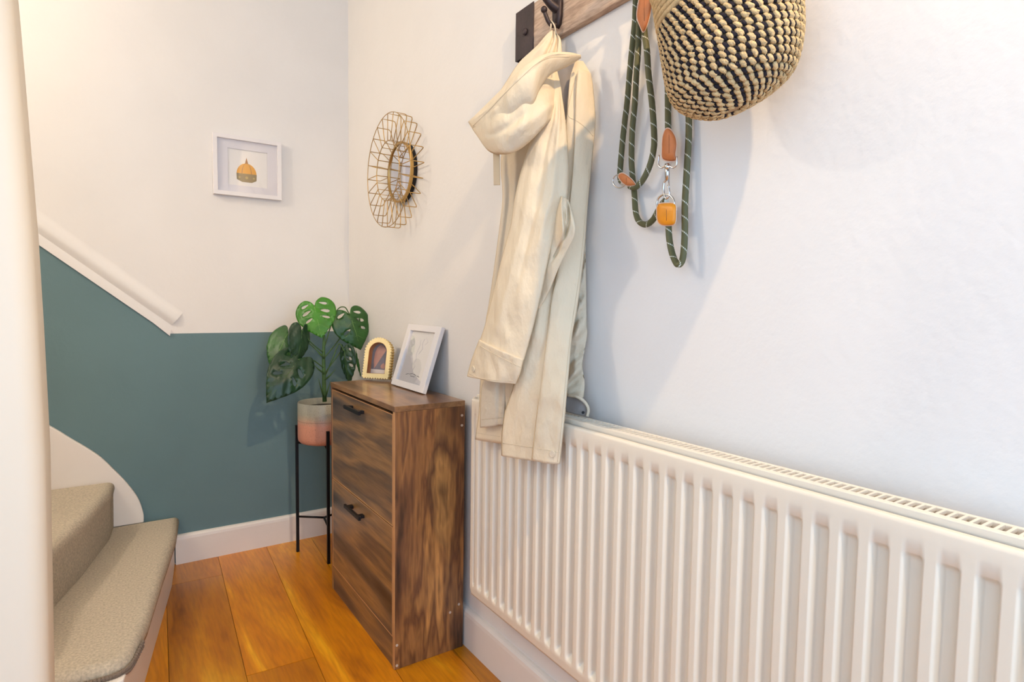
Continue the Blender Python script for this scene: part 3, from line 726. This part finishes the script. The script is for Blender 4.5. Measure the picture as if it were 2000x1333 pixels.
tube([B0+U*a+V*b-N*.0006 for a, b in ((.14, .175), (.132, .16), (.145, .14), (.125, .12))], .0007, 4, bm=bm)
tube([B0+U*a+V*b-N*.0006 for a, b in ((.15, .18), (.17, .165), (.152, .155))], .0006, 4, bm=bm)
obj('print_line', bm, PLINE, pr)
obj('glass', lpoly(B0, U, V, N, rect(.0302, .0212, wl-.0362, hl-.0212), .003, .0008), GLASS, lf)

# ------------------------------------------------------------------ coat rail
RT = .018; rz0, rz1 = 1.668, 1.782
rail = thing('coat_rail', 'wooden wall rail with a dark iron end plate and hooks above the coat', 'coat rail', (W, .7, 1.72))
obj('board', box((W-RT, .1, rz0), (W-.0005, 1.262, rz1)), BOARD, rail, bevel=.0015)
pl0 = at('x', W-RT-.003, 1008.5, 33.6); pl1 = at('x', W-RT-.003, 1042.7, 8)
ply1, ply0 = pl0.y, pl1.y+.002
rt_ = at('x', W-RT-.003, 1015.4, 118.7).z
bm = box((W-RT-.0028, ply0, rz0-.003), (W-RT-.0002, ply1+.003, rz1+.003)); box((W-RT-.0028, ply1, rz0-.003), (W-.0006, ply1+.003, rz1+.003), bm)
pt = obj('end_plate', bm, IRON, rail, bevel=.0008)
bc = at('x', W-RT-.006, 1025, 62)
obj('bolt', sphere(bc, .0085, 14, 8, sc=(.6, 1, 1)), IRON, pt, smooth=True)
def hook(y, z):
    X0 = W-RT-.0005; root = bmesh.new(); fl_ = Vector((1, 0, 0))
    # flat forged back leaf
    pts = [(0, .056), (.010, .048), (.014, .02), (.013, -.01), (.009, -.028), (0, -.034), (-.009, -.028), (-.013, -.01), (-.014, .02), (-.010, .048)]
    prism([(X0, y+a, z+b) for a, b in pts], (-.010, 0, 0), root)
    tube(cat([(X0-.004, y, z+.008), (X0-.022, y+.004, z+.018), (X0-.045, y+.01, z+.042), (X0-.062, y+.014, z+.07)], 6), [.012-.005*i/18 for i in range(19)], 8, bm=root)
    sphere((X0-.064, y+.0145, z+.074), .010, 10, 8, root)
    tube(cat([(X0-.004, y, z-.022), (X0-.014, y+.003, z-.030), (X0-.026, y+.005, z-.024), (X0-.036, y+.008, z-.004)], 6), .0048, 8, bm=root)
    sphere((X0-.0375, y+.0085, z+.002), .0078, 10, 8, root)
    return obj('hook', root, IRONH, rail, smooth=True, bevel=0)
hp = at('x', W-RT-.004, 1090, 26)
h1 = hook(hp.y, hp.z)
for y in (.86, .60, .34): hook(y, 1.73)

# ------------------------------------------------------------------ hanging coat
coat = thing('raincoat', 'cream hooded raincoat hanging by its loop from the iron hook above the radiator', 'coat', wp(.05, 1080, 60))
def interp_rows(rows, M):
    # rows: (lx, ly, rx, ry, dl, dr, bulge)
    vs = [Vector(r[:3]) for r in rows]
    A = cat([Vector((r[0], r[1], r[4])) for r in rows], M); B = cat([Vector((r[2], r[3], r[5])) for r in rows], M); C_ = cat([Vector((r[6], 0, 0)) for r in rows], M)
    return [(a.x, a.y, b.x, b.y, a.z, b.z, c.x) for a, b, c in zip(A, B, C_)]
def cloth(name, rows, m, folds=(), wr=.002, seed=0, back=.25, N_=40, M=8, pw_=1.0, label=None, edge=True, fine=1.0, hz=0, pe=.55):
    """A hanging cloth tube. Each row is a left and a right point with its own distance from the wall."""
    R = interp_rows(rows, M); V3 = []; nf = N_; nb = 12; tot = len(R)
    for i, (lx, ly, rx, ry, dl, dr, bu) in enumerate(R):
        a = wp(dl, lx, ly); b = wp(dr, rx, ry); mid = (a+b)/2; tow = (O-mid); tow.z = 0; tow.normalize(); v = i/(tot-1)
        for k in range(nf+1):
            u = k/nf; p = a.lerp(b, u); s = math.sin(math.pi*u)
            prof = max(0, s)**pe
            z = bu*prof*pw_
            for (u0, du, w0, amp, v0, v1) in folds:
                g = math.exp(-((u-(u0+du*v))/w0)**2); e = sm((v-v0)/.12)*sm((v1-v)/.12); z += amp*g*e
            q = p*9+Vector((seed*3.1, 0, 0)); z += wr*noise.noise(Vector((q.x*2.2, q.y*2.2, q.z*.8)))*prof*2
            q = p*34+Vector((seed, 5, 0)); z += wr*.28*fine*noise.noise(Vector((q.x, q.y, q.z*.7)))*prof*2
            if hz: z += hz*noise.noise(Vector((p.y*10+p.x*10, seed*1.7, p.z*44+3*math.sin(p.y*30))))*prof*2
            q = p*16+Vector((0, seed*2.3, 0)); z += wr*.7*(.5-abs(noise.noise(Vector((q.x+q.z*.4, q.y+q.z*.4, q.z*.8)))))*prof
            V3.append(p+tow*z)
        for k in range(1, nb):
            u = 1-k/nb; p = a.lerp(b, u); V3.append(p-tow*(bu*back*math.sin(math.pi*u)**.6+.0008))
    rn = nf+nb; faces = []
    for i in range(tot-1):
        for k in range(rn): faces.append((i*rn+k, i*rn+(k+1) % rn, (i+1)*rn+(k+1) % rn, (i+1)*rn+k))
    faces.append(tuple(range(rn))[::-1]); faces.append(tuple((tot-1)*rn+k for k in range(rn)))
    o = obj(name, (V3, faces), m, coat, smooth=True, label=label)
    o.data.polygons[-1].use_smooth = False; o.data.polygons[-2].use_smooth = False
    return o
# collar gathered under the hook
cloth('collar', [(1075, 60, 1086, 62, .035, .03, .004), (1064, 71, 1095, 76, .045, .03, .008), (1050, 88, 1097, 92, .06, .03, .012), (1034, 103, 1098, 106, .075, .03, .016),
                 (1012, 124, 1100, 124, .09, .03, .018), (985, 165, 1102, 160, .11, .03, .02), (960, 205, 1100, 200, .12, .03, .015)], CLOTH,
      folds=[(.52, .1, .06, -.010, -.2, 1.2), (.80, -.02, .05, -.012, -.2, 1.2), (.25, .05, .08, .006, .2, 1.2)], seed=3)
# back of the coat
cloth('back_panel', [(1000, 262, 1080, 262, .12, .04, .012), (980, 300, 1060, 300, .13, .05, .018), (978, 335, 1062, 335, .135, .05, .02), (981, 392, 1050, 392, .13, .05, .02),
                     (968, 500, 1040, 500, .13, .06, .02), (956, 584, 1030, 584, .13, .08, .02), (947, 640, 1020, 640, .13, .09, .02), (938, 745, 1012, 748, .128, .112, .012),
                     (935, 804, 1002, 806, .126, .112, .008), (928, 859, 990, 868, .125, .112, .006)], CLOTH,
      folds=[(.35, 0, .08, .006, 0, 1), (.15, .05, .05, -.005, .1, .9)], seed=8, back=.05)
cloth('inner_facing', [(947, 735, 988, 735, .140, .122, .006), (940, 760, 987, 760, .140, .122, .008), (938, 800, 986, 800, .139, .122, .009), (938, 836, 984, 830, .138, .122, .007)],
      CLOTHS, folds=[(.75, 0, .1, -.006, -.2, 1.2)], seed=5, back=.05)
# sleeve nearest the wall, with its open cuff
cloth('far_sleeve', [(1124, 330, 1148, 330, .014, .010, .004), (1122, 400, 1147, 400, .014, .010, .006), (1120, 480, 1144, 480, .016, .012, .008), (1114, 560, 1145, 560, .026, .014, .013), (1110, 620, 1146, 630, .034, .015, .016),
                     (1104, 655, 1147, 655, .040, .016, .019), (1104, 690, 1139, 700, .044, .020, .017), (1102, 715, 1138, 718, .046, .022, .020), (1100, 745, 1142, 750, .05, .024, .022), (1100, 768, 1140, 778, .055, .03, .018)],
      CLOTHS, folds=[(.5, .1, .12, .004, .2, .9)], wr=.005, seed=12, back=.1, fine=2.5, hz=.016)
cloth('far_cuff', [(1108, 772, 1136, 768, .055, .032, .004), (1104, 790, 1146, 788, .056, .034, .004), (1106, 801, 1149, 804, .056, .036, .002), (1108, 804, 1147, 813, .056, .038, .001)],
      LINING, wr=.004, seed=4, back=.05, fine=2, label='inside of the far cuff in painted shade')
bm = tube(cat([wp(.058, 1110, 773), wp(.056, 1128, 776), wp(.046, 1143, 787), wp(.04, 1149, 800), wp(.042, 1147, 814)], 8), .0035, 8)
obj('cuff_edge', bm, CLOTHS, coat, smooth=True)
obj('snap', disc(wp(.050, 1139, 806), (-.7, -.7, 0), .0032, .003, 14), BLACK, coat)
# long front panel
cloth('front_panel', [(1124, 118, 1140, 122, .06, .03, .004), (1114, 150, 1155, 150, .065, .022, .008), (1109, 190, 1160, 188, .07, .02, .012), (1106, 232, 1163, 240, .075, .02, .014),
                      (1098, 290, 1158, 300, .08, .02, .014), (1092, 340, 1154, 340, .085, .022, .014), (1080, 392, 1149, 392, .09, .026, .014), (1066, 476, 1143, 476, .10, .032, .014), (1050, 536, 1136, 540, .11, .045, .014),
                      (1036, 600, 1127, 606, .122, .06, .014), (1028, 665, 1118, 655, .130, .075, .013), (1014, 708, 1113, 708, .135, .088, .013), (1000, 763, 1108, 763, .138, .104, .012),
                      (986, 804, 1104, 809, .140, .108, .012), (980, 845, 1099, 859, .142, .110, .011), (979, 890, 1094, 905, .142, .110, .010)], CLOTH,
      folds=[(.45, -.05, .07, .005, 0, .6), (.65, 0, .05, -.004, .0, .45), (.2, 0, .09, .005, .35, .9), (.4, 0, .05, -.003, .3, .8)], wr=.0032, seed=21, back=.12, M=10, fine=1.6, pe=.2)
# placket strip down the front edge, standing a little proud, with its stitching and stud
pk = [(1128, 140, 1155, 148, .058, .020), (1124, 190, 1160, 188, .064, .018), (1122, 240, 1163, 240, .066, .018), (1120, 300, 1158, 300, .068, .018), (1112, 392, 1149, 392, .07, .024), (1100, 476, 1143, 476, .078, .030), (1086, 536, 1136, 540, .09, .043),
      (1074, 600, 1127, 606, .104, .058), (1066, 668, 1118, 655, .113, .073), (1060, 716, 1113, 708, .119, .086), (1054, 763, 1108, 763, .127, .102), (1048, 806, 1104, 809, .129, .106), (1043, 850, 1099, 859, .131, .108), (1038, 897, 1094, 905, .131, .108)]
cloth('placket', [r+(.0185 if r[1] < 380 else .0165,) for r in pk], CLOTH, wr=.0028, seed=21, back=.02, M=10, N_=24, fine=1.6, hz=.0012, pe=.2)
def onfront(px, py, d, off): 
    p = wp(d, px, py); return p+(O-p).normalized()*off
# folded elbow of the other sleeve poking out between sleeve and front
cloth('folded_sleeve', [(1096, 384, 1111, 392, .115, .105, .004), (1088, 406, 1119, 417, .118, .110, .016), (1082, 434, 1124, 443, .120, .112, .021), (1077, 460, 1121, 463, .122, .112, .019), (1070, 490, 1106, 493, .122, .112, .014),
                        (1058, 520, 1092, 522, .122, .114, .012), (1048, 560, 1074, 566, .122, .116, .008), (1040, 600, 1054, 604, .122, .120, .003)], CLOTH,
      folds=[(.15, .9, .10, .008, -.1, .6), (.80, -.5, .07, -.014, .0, .7), (.4, .5, .06, -.009, .1, .5)], wr=.008, seed=31, fine=2)
# lining seen in the neck
cloth('neck_lining', [(1086, 140, 1130, 120, .055, .035, .004), (1088, 160, 1122, 145, .055, .035, .005), (1092, 185, 1114, 172, .055, .04, .005), (1098, 215, 1112, 212, .055, .04, .004), (1102, 234, 1107, 234, .055, .045, .002)],
      LINING, wr=.005, seed=6, fine=2, label='lining inside the open neck in painted shade')
# near sleeve
cloth('near_sleeve', [(1078, 128, 1086, 130, .085, .08, .003), (1076, 160, 1094, 162, .095, .085, .008), (1074, 195, 1099, 195, .11, .088, .013), (1060, 234, 1105, 238, .128, .09, .019), (1036, 278, 1109, 284, .14, .09, .026), (1019, 328, 1111, 335, .15, .095, .03),
                      (1006, 382, 1107, 388, .158, .10, .03), (997, 440, 1091, 432, .16, .112, .03), (981, 500, 1073, 500, .165, .125, .03), (966, 560, 1060, 562, .17, .132, .03), (951, 620, 1046, 622, .172, .138, .028), (944, 645, 1035, 664, .174, .142, .027), (936, 668, 1023, 706, .175, .146, .026)], CLOTH,
      folds=[(.42, .1, .06, -.006, .15, .8), (.72, 0, .07, .006, .1, .7), (.2, .1, .08, .005, .3, .95)], wr=.005, seed=41, back=.5, M=10, fine=1.3)
cloth('near_cuff', [(936, 663, 1023, 702, .178, .148, .0305), (924, 694, 1017, 728, .178, .148, .0305), (917, 716, 1012, 740, .178, .148, .0285), (912, 735, 1008, 750, .178, .148, .025)], CLOTH, wr=.006, seed=44, back=.5, M=8, fine=1.8)
# hood hanging over to the left
HD = [(1090, 152, 1087, 222, .085, .085, .008), (1076, 152, 1082, 229, .10, .105, .018), (1048, 150, 1068, 242, .135, .14, .030), (1022, 150, 1037, 275, .165, .165, .042), (984, 174, 1010, 295, .19, .185, .045), (955, 201, 985, 302, .20, .20, .038), (935, 219, 955, 296, .205, .205, .026), (914, 238, 929, 262, .21, .21, .006)]
def sheet(name, rows, m, wr=.003, seed=0, back=.5, N_=36, M=10, folds=()):
    return cloth(name, rows, m, folds, wr, seed, back, N_, M)
sheet('hood', HD, CLOTH, .008, 51, .45, folds=[(.30, -.02, .06, .010, .1, .8), (.62, .05, .05, -.006, .4, .9), (.8, 0, .08, .006, 0, .7)])
BR = [(1134, 108, 1135, 114, .07, .068, .004), (1112, 103, 1107, 131, .10, .10, .014), (1082, 104, 1076, 146, .13, .135, .024), (1060, 109, 1056, 172, .155, .155, .034), (1040, 119, 1043, 204, .172, .172, .042), (1018, 137, 1026, 213, .185, .185, .046), (984, 171, 999, 236, .196, .196, .044), (950, 204, 966, 262, .205, .205, .034), (915, 238, 923, 250, .211, .211, .007)]
sheet('hood_brim', BR, CLOTH, .004, 55, .3, folds=[(.3, 0, .05, .004, .1, 1)])
obj('drawstring', prism([wp(.19, 963, 292), wp(.19, 975, 292), wp(.19, 976, 361), wp(.19, 964, 361)], (.003, .003, 0)), TAPE, coat)
# seams, hem stitching and studs laid on the cloth surface
from mathutils.bvhtree import BVHTree
trees = []
for c in coat.children:
    if len(c.data.polygons) > 150: trees.append(BVHTree.FromPolygons([v.co+coat.location for v in c.data.vertices], [tuple(p.vertices) for p in c.data.polygons]))
def on_cloth(px, py):
    r = cam_dir((px-1000)/F, (666.5-py)/F).normalized(); best = None
    for t in trees:
        h, n, _, d = t.ray_cast(O, r)
        if h is not None and (best is None or d < best[2]): best = (h, n if n.dot(r) < 0 else -n, d)
    return best
def seam(pts, r=.0006):
    P = [h[0]+h[1]*.0002 for h in (on_cloth(p.x, p.y) for p in cat([Vector((x, y, 0)) for x, y in pts], 10)) if h]
    run = []
    for p in P+[None]:
        if p is None or (run and (p-run[-1]).length > .03):
            if len(run) > 3: obj('seam', tube(run, r, 5), STITCH, coat, smooth=True)
            run = []
        if p is not None: run.append(p)
for q in ([(982, 866), (1040, 875), (1094, 884)], [(1150, 330), (1145, 392), (1138, 476), (1131, 540), (1122, 600), (1114, 655), (1108, 708), (1103, 763), (1099, 809), (1094, 859), (1089, 902)],
          [(1112, 111), (1078, 112), (1050, 123), (1020, 150), (985, 184), (950, 221), (924, 246)], [(919, 250), (938, 277), (955, 292)], [(938, 677), (975, 697), (1017, 718)], [(917, 731), (945, 741), (1006, 745)],
          [(931, 846), (955, 850), (976, 853)], [(941, 820), (981, 816)], [(1091, 540), (1079, 580), (1074, 630), (1067, 680), (1058, 744), (1047, 840), (1041, 898)],
          [(1124, 150), (1113, 196), (1110, 226), (1126, 236), (1144, 250), (1158, 266)]):
    seam(q)
for x, y in ((1079, 887), (925, 721)):
    h = on_cloth(x, y); obj('button', disc(h[0], h[1], .0076, .0028, 20), CLOTHS, coat, bevel=.001)
# hanger loop round the prong of the hook
hx = W-RT-.0005
lp_ = [wp(.036, 1074, 64), wp(.042, 1076, 52), Vector((hx-.020, hp.y+.004, hp.z-.021)), wp(.036, 1083, 50), wp(.032, 1086, 66)]
obj('hanger_loop', tube(cat(lp_, 6), .0018, 6), CLOTHS, coat, smooth=True)

# ------------------------------------------------------------------ dog lead
lead = thing('dog_lead', 'olive green flecked rope dog lead with tan leather keepers hanging left of the basket', 'dog lead', Vector((W-.02, .84, 1.76)))
RR = .0059
def rope(pts): 
    P = [wp(d, x, y) for x, y, d in pts]
    obj('rope', tube(cat(P, 10), RR, 12, uv=True), ROPE, lead, smooth=True)
rope([(1247, -75, .035), (1244, -30, .03), (1241.6, 0, .026), (1239.8, 45, .026), (1235, 90, .025), (1229.6, 146, .024), (1225, 200, .022), (1220, 240, .021), (1214.5, 292, .02), (1211, 345, .02), (1217, 358, .022)])
rope([(1258, -75, .04), (1253, -20, .04), (1250, 20, .038), (1247.6, 60.8, .036), (1246.5, 97, .034), (1243, 146, .032), (1240, 202, .03), (1235, 254, .022), (1233.4, 308, .016), (1235, 340, .012), (1238.8, 375.5, .012), (1241.5, 413, .016), (1248, 432, .018), (1261, 439, .02), (1275, 430, .022), (1286, 411, .024), (1297, 394, .027), (1302, 393, .028)])
rope([(1262, -75, .045), (1260, -20, .042), (1257, 20, .04), (1259, 65, .036), (1263.4, 97, .034), (1266.8, 146, .032), (1273.5, 202, .03), (1277.5, 259, .028), (1277, 290, .028), (1270, 321, .028), (1256, 351, .028), (1241, 366, .028), (1230, 364, .026)])
rope([(1290, -75, .03), (1297, 20, .02), (1302, 80, .014), (1304, 130, .014), (1304.6, 180, .018), (1305, 247, .024), (1306, 275, .026)])
rope([(1306, 425, .028), (1306, 448, .028), (1308, 472, .028), (1314, 499, .03), (1324, 517, .034), (1333.5, 505, .03), (1337.4, 456, .025), (1337.6, 402, .022), (1341.4, 335, .018), (1345, 267, .014), (1345, 221, .012), (1342, 150, .012), (1330, 60, .02), (1300, -75, .04)])
def keeper(name, outl, d, m, th=.009, lab=None):
    c = Vector((sum(p[0] for p in outl)/len(outl), sum(p[1] for p in outl)/len(outl)))
    tw = (O-wp(d, *c)).normalized()
    def ring(s, off): return [wp(d, c.x+(x-c.x)*s, c.y+(y-c.y)*s)+tw*off for x, y in outl]
    bm = bmesh.new(); lv = [ring(.80, -th), ring(.97, -th*.6), ring(1.0, 0), ring(.98, th*.35), ring(.86, th*.75), ring(.6, th*.95)]
    vs = [[bm.verts.new(p) for p in r] for r in lv]; n = len(outl)
    for a, b in zip(vs, vs[1:]):
        for i in range(n): bm.faces.new((a[i], a[(i+1) % n], b[(i+1) % n], b[i])).smooth = True
    bm.faces.new(vs[0][::-1]); f = bm.faces.new(vs[-1]); f.smooth = True
    k = obj(name, bm, m, lead, label=lab)
    obj('leather_edge', tube([p for p in ring(1.02, -.0012)], .0011, 5, True), TANEDGE, k, smooth=True)
    s0 = c+Vector((0, -(max(p[1] for p in outl)-c.y)*.45)); s1 = c+Vector((0, (max(p[1] for p in outl)-c.y)*.55))
    obj('seam', tube([wp(d, *s0)+tw*(th*.93), wp(d, *s1)+tw*(th*.93)], .0006, 5), mat('leather_seam', (150, 84, 44), .6), k)
    return k
def spline2(pts): return [(p.x, p.y) for p in cat([Vector((x, y, 0)) for x, y in pts], 4, True)]
keeper('leather_keeper', spline2([(1249, -4), (1254, -22), (1262, -24), (1272, -8), (1272, 12), (1266, 42), (1257, 62), (1250, 50), (1244, 30)]), .048, TAN)
k2 = keeper('leather_keeper', spline2([(1303, 251), (1310, 254), (1318, 266), (1321, 282), (1319, 300), (1318, 314), (1295, 311), (1293, 290), (1294, 270), (1298, 256)]), .034, TAN)
keeper('leather_keeper', spline2([(1210, 340), (1218, 339), (1232, 349), (1241, 360), (1238, 362), (1226, 363), (1216, 357), (1208, 346)]), .034, TAN, .006)
keeper('leather_keeper', spline2([(1285, 400), (1300, 397), (1318, 399), (1320, 415), (1319, 434), (1312, 440), (1294, 440), (1285, 433), (1283, 416)]), .036, ORANGE, .010, 'bright orange leather keeper')
def loop2(name, pts, d, r, closed=True):
    P = [wp(d, x, y) for x, y in pts]
    return obj(name, tube(cat(P, 5, closed), r, 8, closed), STEEL, lead, smooth=True)
loop2('metal_ring', [(1210+13*math.cos(t*math.pi/6), 354+13*math.sin(t*math.pi/6)) for t in range(12)], .034, .0014)
loop2('metal_ring', [(1300+17*math.cos(t*math.pi/6), 397+17*math.sin(t*math.pi/6)) for t in range(12)], .036, .0019)
loop2('swivel_bow', [(1287, 303), (1286, 322), (1293, 328), (1303, 322), (1314, 328), (1321, 322), (1322, 306)], .036, .0016, False)
obj('swivel_shaft', tube([wp(.036, 1303, 320), wp(.036, 1303.5, 352)], .0042, 10), STEEL, lead, smooth=True)
obj('swivel_collar', sphere(wp(.036, 1304, 326), .0062, 10, 8), STEEL, lead, smooth=True)
loop2('snap_hook', [(1303, 350), (1297, 358), (1296, 374), (1301, 388), (1307, 380), (1305, 362)], .036, .0022, False)
obj('snap_gate', tube([wp(.036, 1306, 352), wp(.036, 1307, 378)], .0014, 6), STEEL, lead, smooth=True)

# ------------------------------------------------------------------ woven basket bag
BX = .766
bk = thing('woven_basket', 'round woven jute and black basket bag hanging tilted from the rail', 'basket', at('x', BX, 1425, 200))
SEC = [(1238, -60, 1432, -165), (1262, -28, 1478, -140), (1278, 5, 1515, -115), (1285, 42, 1545, -80), (1293, 92, 1560, -25), (1300, 138, 1565, 35), (1307, 174, 1562, 82), (1320, 203, 1548, 130), (1348, 220, 1515, 165), (1386, 226, 1478, 190), (1410, 222, 1450, 206)]
CA = cat([Vector((s[0], s[1], 0)) for s in SEC], 16); CBq = cat([Vector((s[2], s[3], 0)) for s in SEC], 16)
def bsec(i):                           # i: float index into the dense section list
    i = max(0, min(len(CA)-1.001, i)); k = int(i); t = i-k
    a = CA[k].lerp(CA[k+1], t); b = CBq[k].lerp(CBq[k+1], t); m = (a+b)/2
    c = at('x', BX, m.x, m.y); vw = (c-O).normalized(); hv = Vector((vw.x, vw.y, 0)).normalized()
    dep = (c-O).dot(hv)
    def onp(q):
        r = cam_dir((q.x-1000)/F, (666.5-q.y)/F); return O+r*(dep/r.dot(hv))
    A, B = onp(a), onp(b); c = (A+B)/2; s = (B-A)/2
    return c, s, hv*s.length*.88
def bpt(i, th, out=0):
    c, s, dp = bsec(i); p = s*math.cos(th)+dp*math.sin(th)   # sin > 0 is the far side
    return c+p*(1+out/max(.004, p.length))
NS = len(CA)-1
V3 = []; nn_ = 48
for i in range(0, NS+1, 2):
    for k in range(nn_): V3.append(bpt(min(i, NS-.01), 2*math.pi*k/nn_, -.003))
m_ = len(range(0, NS+1, 2)); faces = [(i*nn_+k, i*nn_+(k+1) % nn_, (i+1)*nn_+(k+1) % nn_, (i+1)*nn_+k) for i in range(m_-1) for k in range(nn_)]
faces.append(tuple((m_-1)*nn_+k for k in range(nn_)))
obj('basket_body', (V3, faces), mat('jute_core', (176, 142, 104), 1), bk, smooth=True)
# arc length down the left flank sets the rows
idx = [0]; acc = 0; last = sum((bpt(0, t) for t in (math.pi*1.25, math.pi*1.5, math.pi*1.75)), Vector())/3
ph_ = 0; rows_i = []; step = .0098; i = 0.0; nxt = 0
while i < NS-.5:
    p = sum((bpt(i, t) for t in (math.pi*1.25, math.pi*1.5, math.pi*1.75)), Vector())/3
    q0 = bpt(i, math.pi*1.5); 
    if i == 0: prev = q0
    acc += (q0-prev).length; prev = q0
    if acc >= nxt: rows_i.append(i); nxt += step
    i += .1
rim_i = 16*3.6
bj = bmesh.new(); bb = bmesh.new(); bc_ = bmesh.new()
def lump(bm, p, t, nr, w, a, b, c):
    # low ellipsoid: 6 around, 3 along
    rr_ = []
    for k, (q, r) in enumerate(((-1, 0), (-.62, .8), (0, 1), (.62, .8), (1, 0))):
        if r == 0: rr_.append([bm.verts.new(p+t*a*q)])
        else: rr_.append([bm.verts.new(p+t*a*q+(w*math.cos(j*math.pi/3)*b+nr*math.sin(j*math.pi/3)*c)*r) for j in range(6)])
    for x, y in zip(rr_, rr_[1:]):
        for j in range(6):
            j2 = (j+1) % 6
            if len(x) == 1: f = bm.faces.new((x[0], y[j2], y[j]))
            elif len(y) == 1: f = bm.faces.new((x[j], x[j2], y[0]))
            else: f = bm.faces.new((x[j], x[j2], y[j2], y[j]))
            f.smooth = True
for ri, i in enumerate(rows_i):
    c, s, dp = bsec(i)
    if i < rim_i:
        tube([bpt(i, 2*math.pi*k/56, .001) for k in range(56)], .0052, 6, True, bm=bc_); continue
    per = math.pi*(s.length+dp.length); n = max(5, round(per/.0123)); ph_ += .38
    for k in range(n):
        for hf in (0, .5):
            th = 2*math.pi*(k+hf+ph_+random.uniform(-.08, .08))/n
            p = bpt(i, th, .0006); t = (bpt(i, th+.02, .0006)-p).normalized(); dn = (bpt(min(NS-.6, i+.5), th, .0006)-p).normalized()
            nr = t.cross(dn).normalized()
            if nr.dot(p-c) < 0: nr = -nr
            ax_ = (t*(.74+random.uniform(-.1, .1))+dn*.66).normalized(); w_ = nr.cross(ax_).normalized()
            k_ = random.uniform(.86, 1.14)
            if hf == 0:
                lump(bj, p+nr*.0012, ax_, nr, w_, .0070*k_, .0046*random.uniform(.85, 1.1), .0042)
                lump(bj, p+ax_*.0028+w_*random.uniform(-.002, .002)+nr*.0018, (ax_+w_*random.uniform(-.5, .5)).normalized(), nr, w_, .0042, .0026, .0034)
                if random.random() < .8: lump(bj, p+t*.0031*k_+dn*.003+nr*.0028, (dn+t*random.uniform(-.3, .1)).normalized(), nr, t, .0052, .0006, .0012)
            else: lump(bb, p+nr*.0008, ax_, nr, w_, .0056*k_, .0037*random.uniform(.85, 1.15), .0036)
obj('plain_jute_band', bc_, JUTE, bk, smooth=True, kind='stuff')
obj('jute_stitches', bj, JUTE, bk, kind='stuff')
obj('black_stitches', bb, JBLACK, bk, kind='stuff', label='black yarn stitches')
hk = Vector((W-.075, .60, 1.795))
obj('carry_strap', tube(cat([bpt(1, math.pi*1.1), (bpt(1, math.pi*1.1)+hk)/2+Vector((0, 0, .01)), hk, (bpt(1, .3)+hk)/2+Vector((0, 0, .01)), bpt(1, .3)], 8), .006, 8), JUTE, bk, smooth=True)
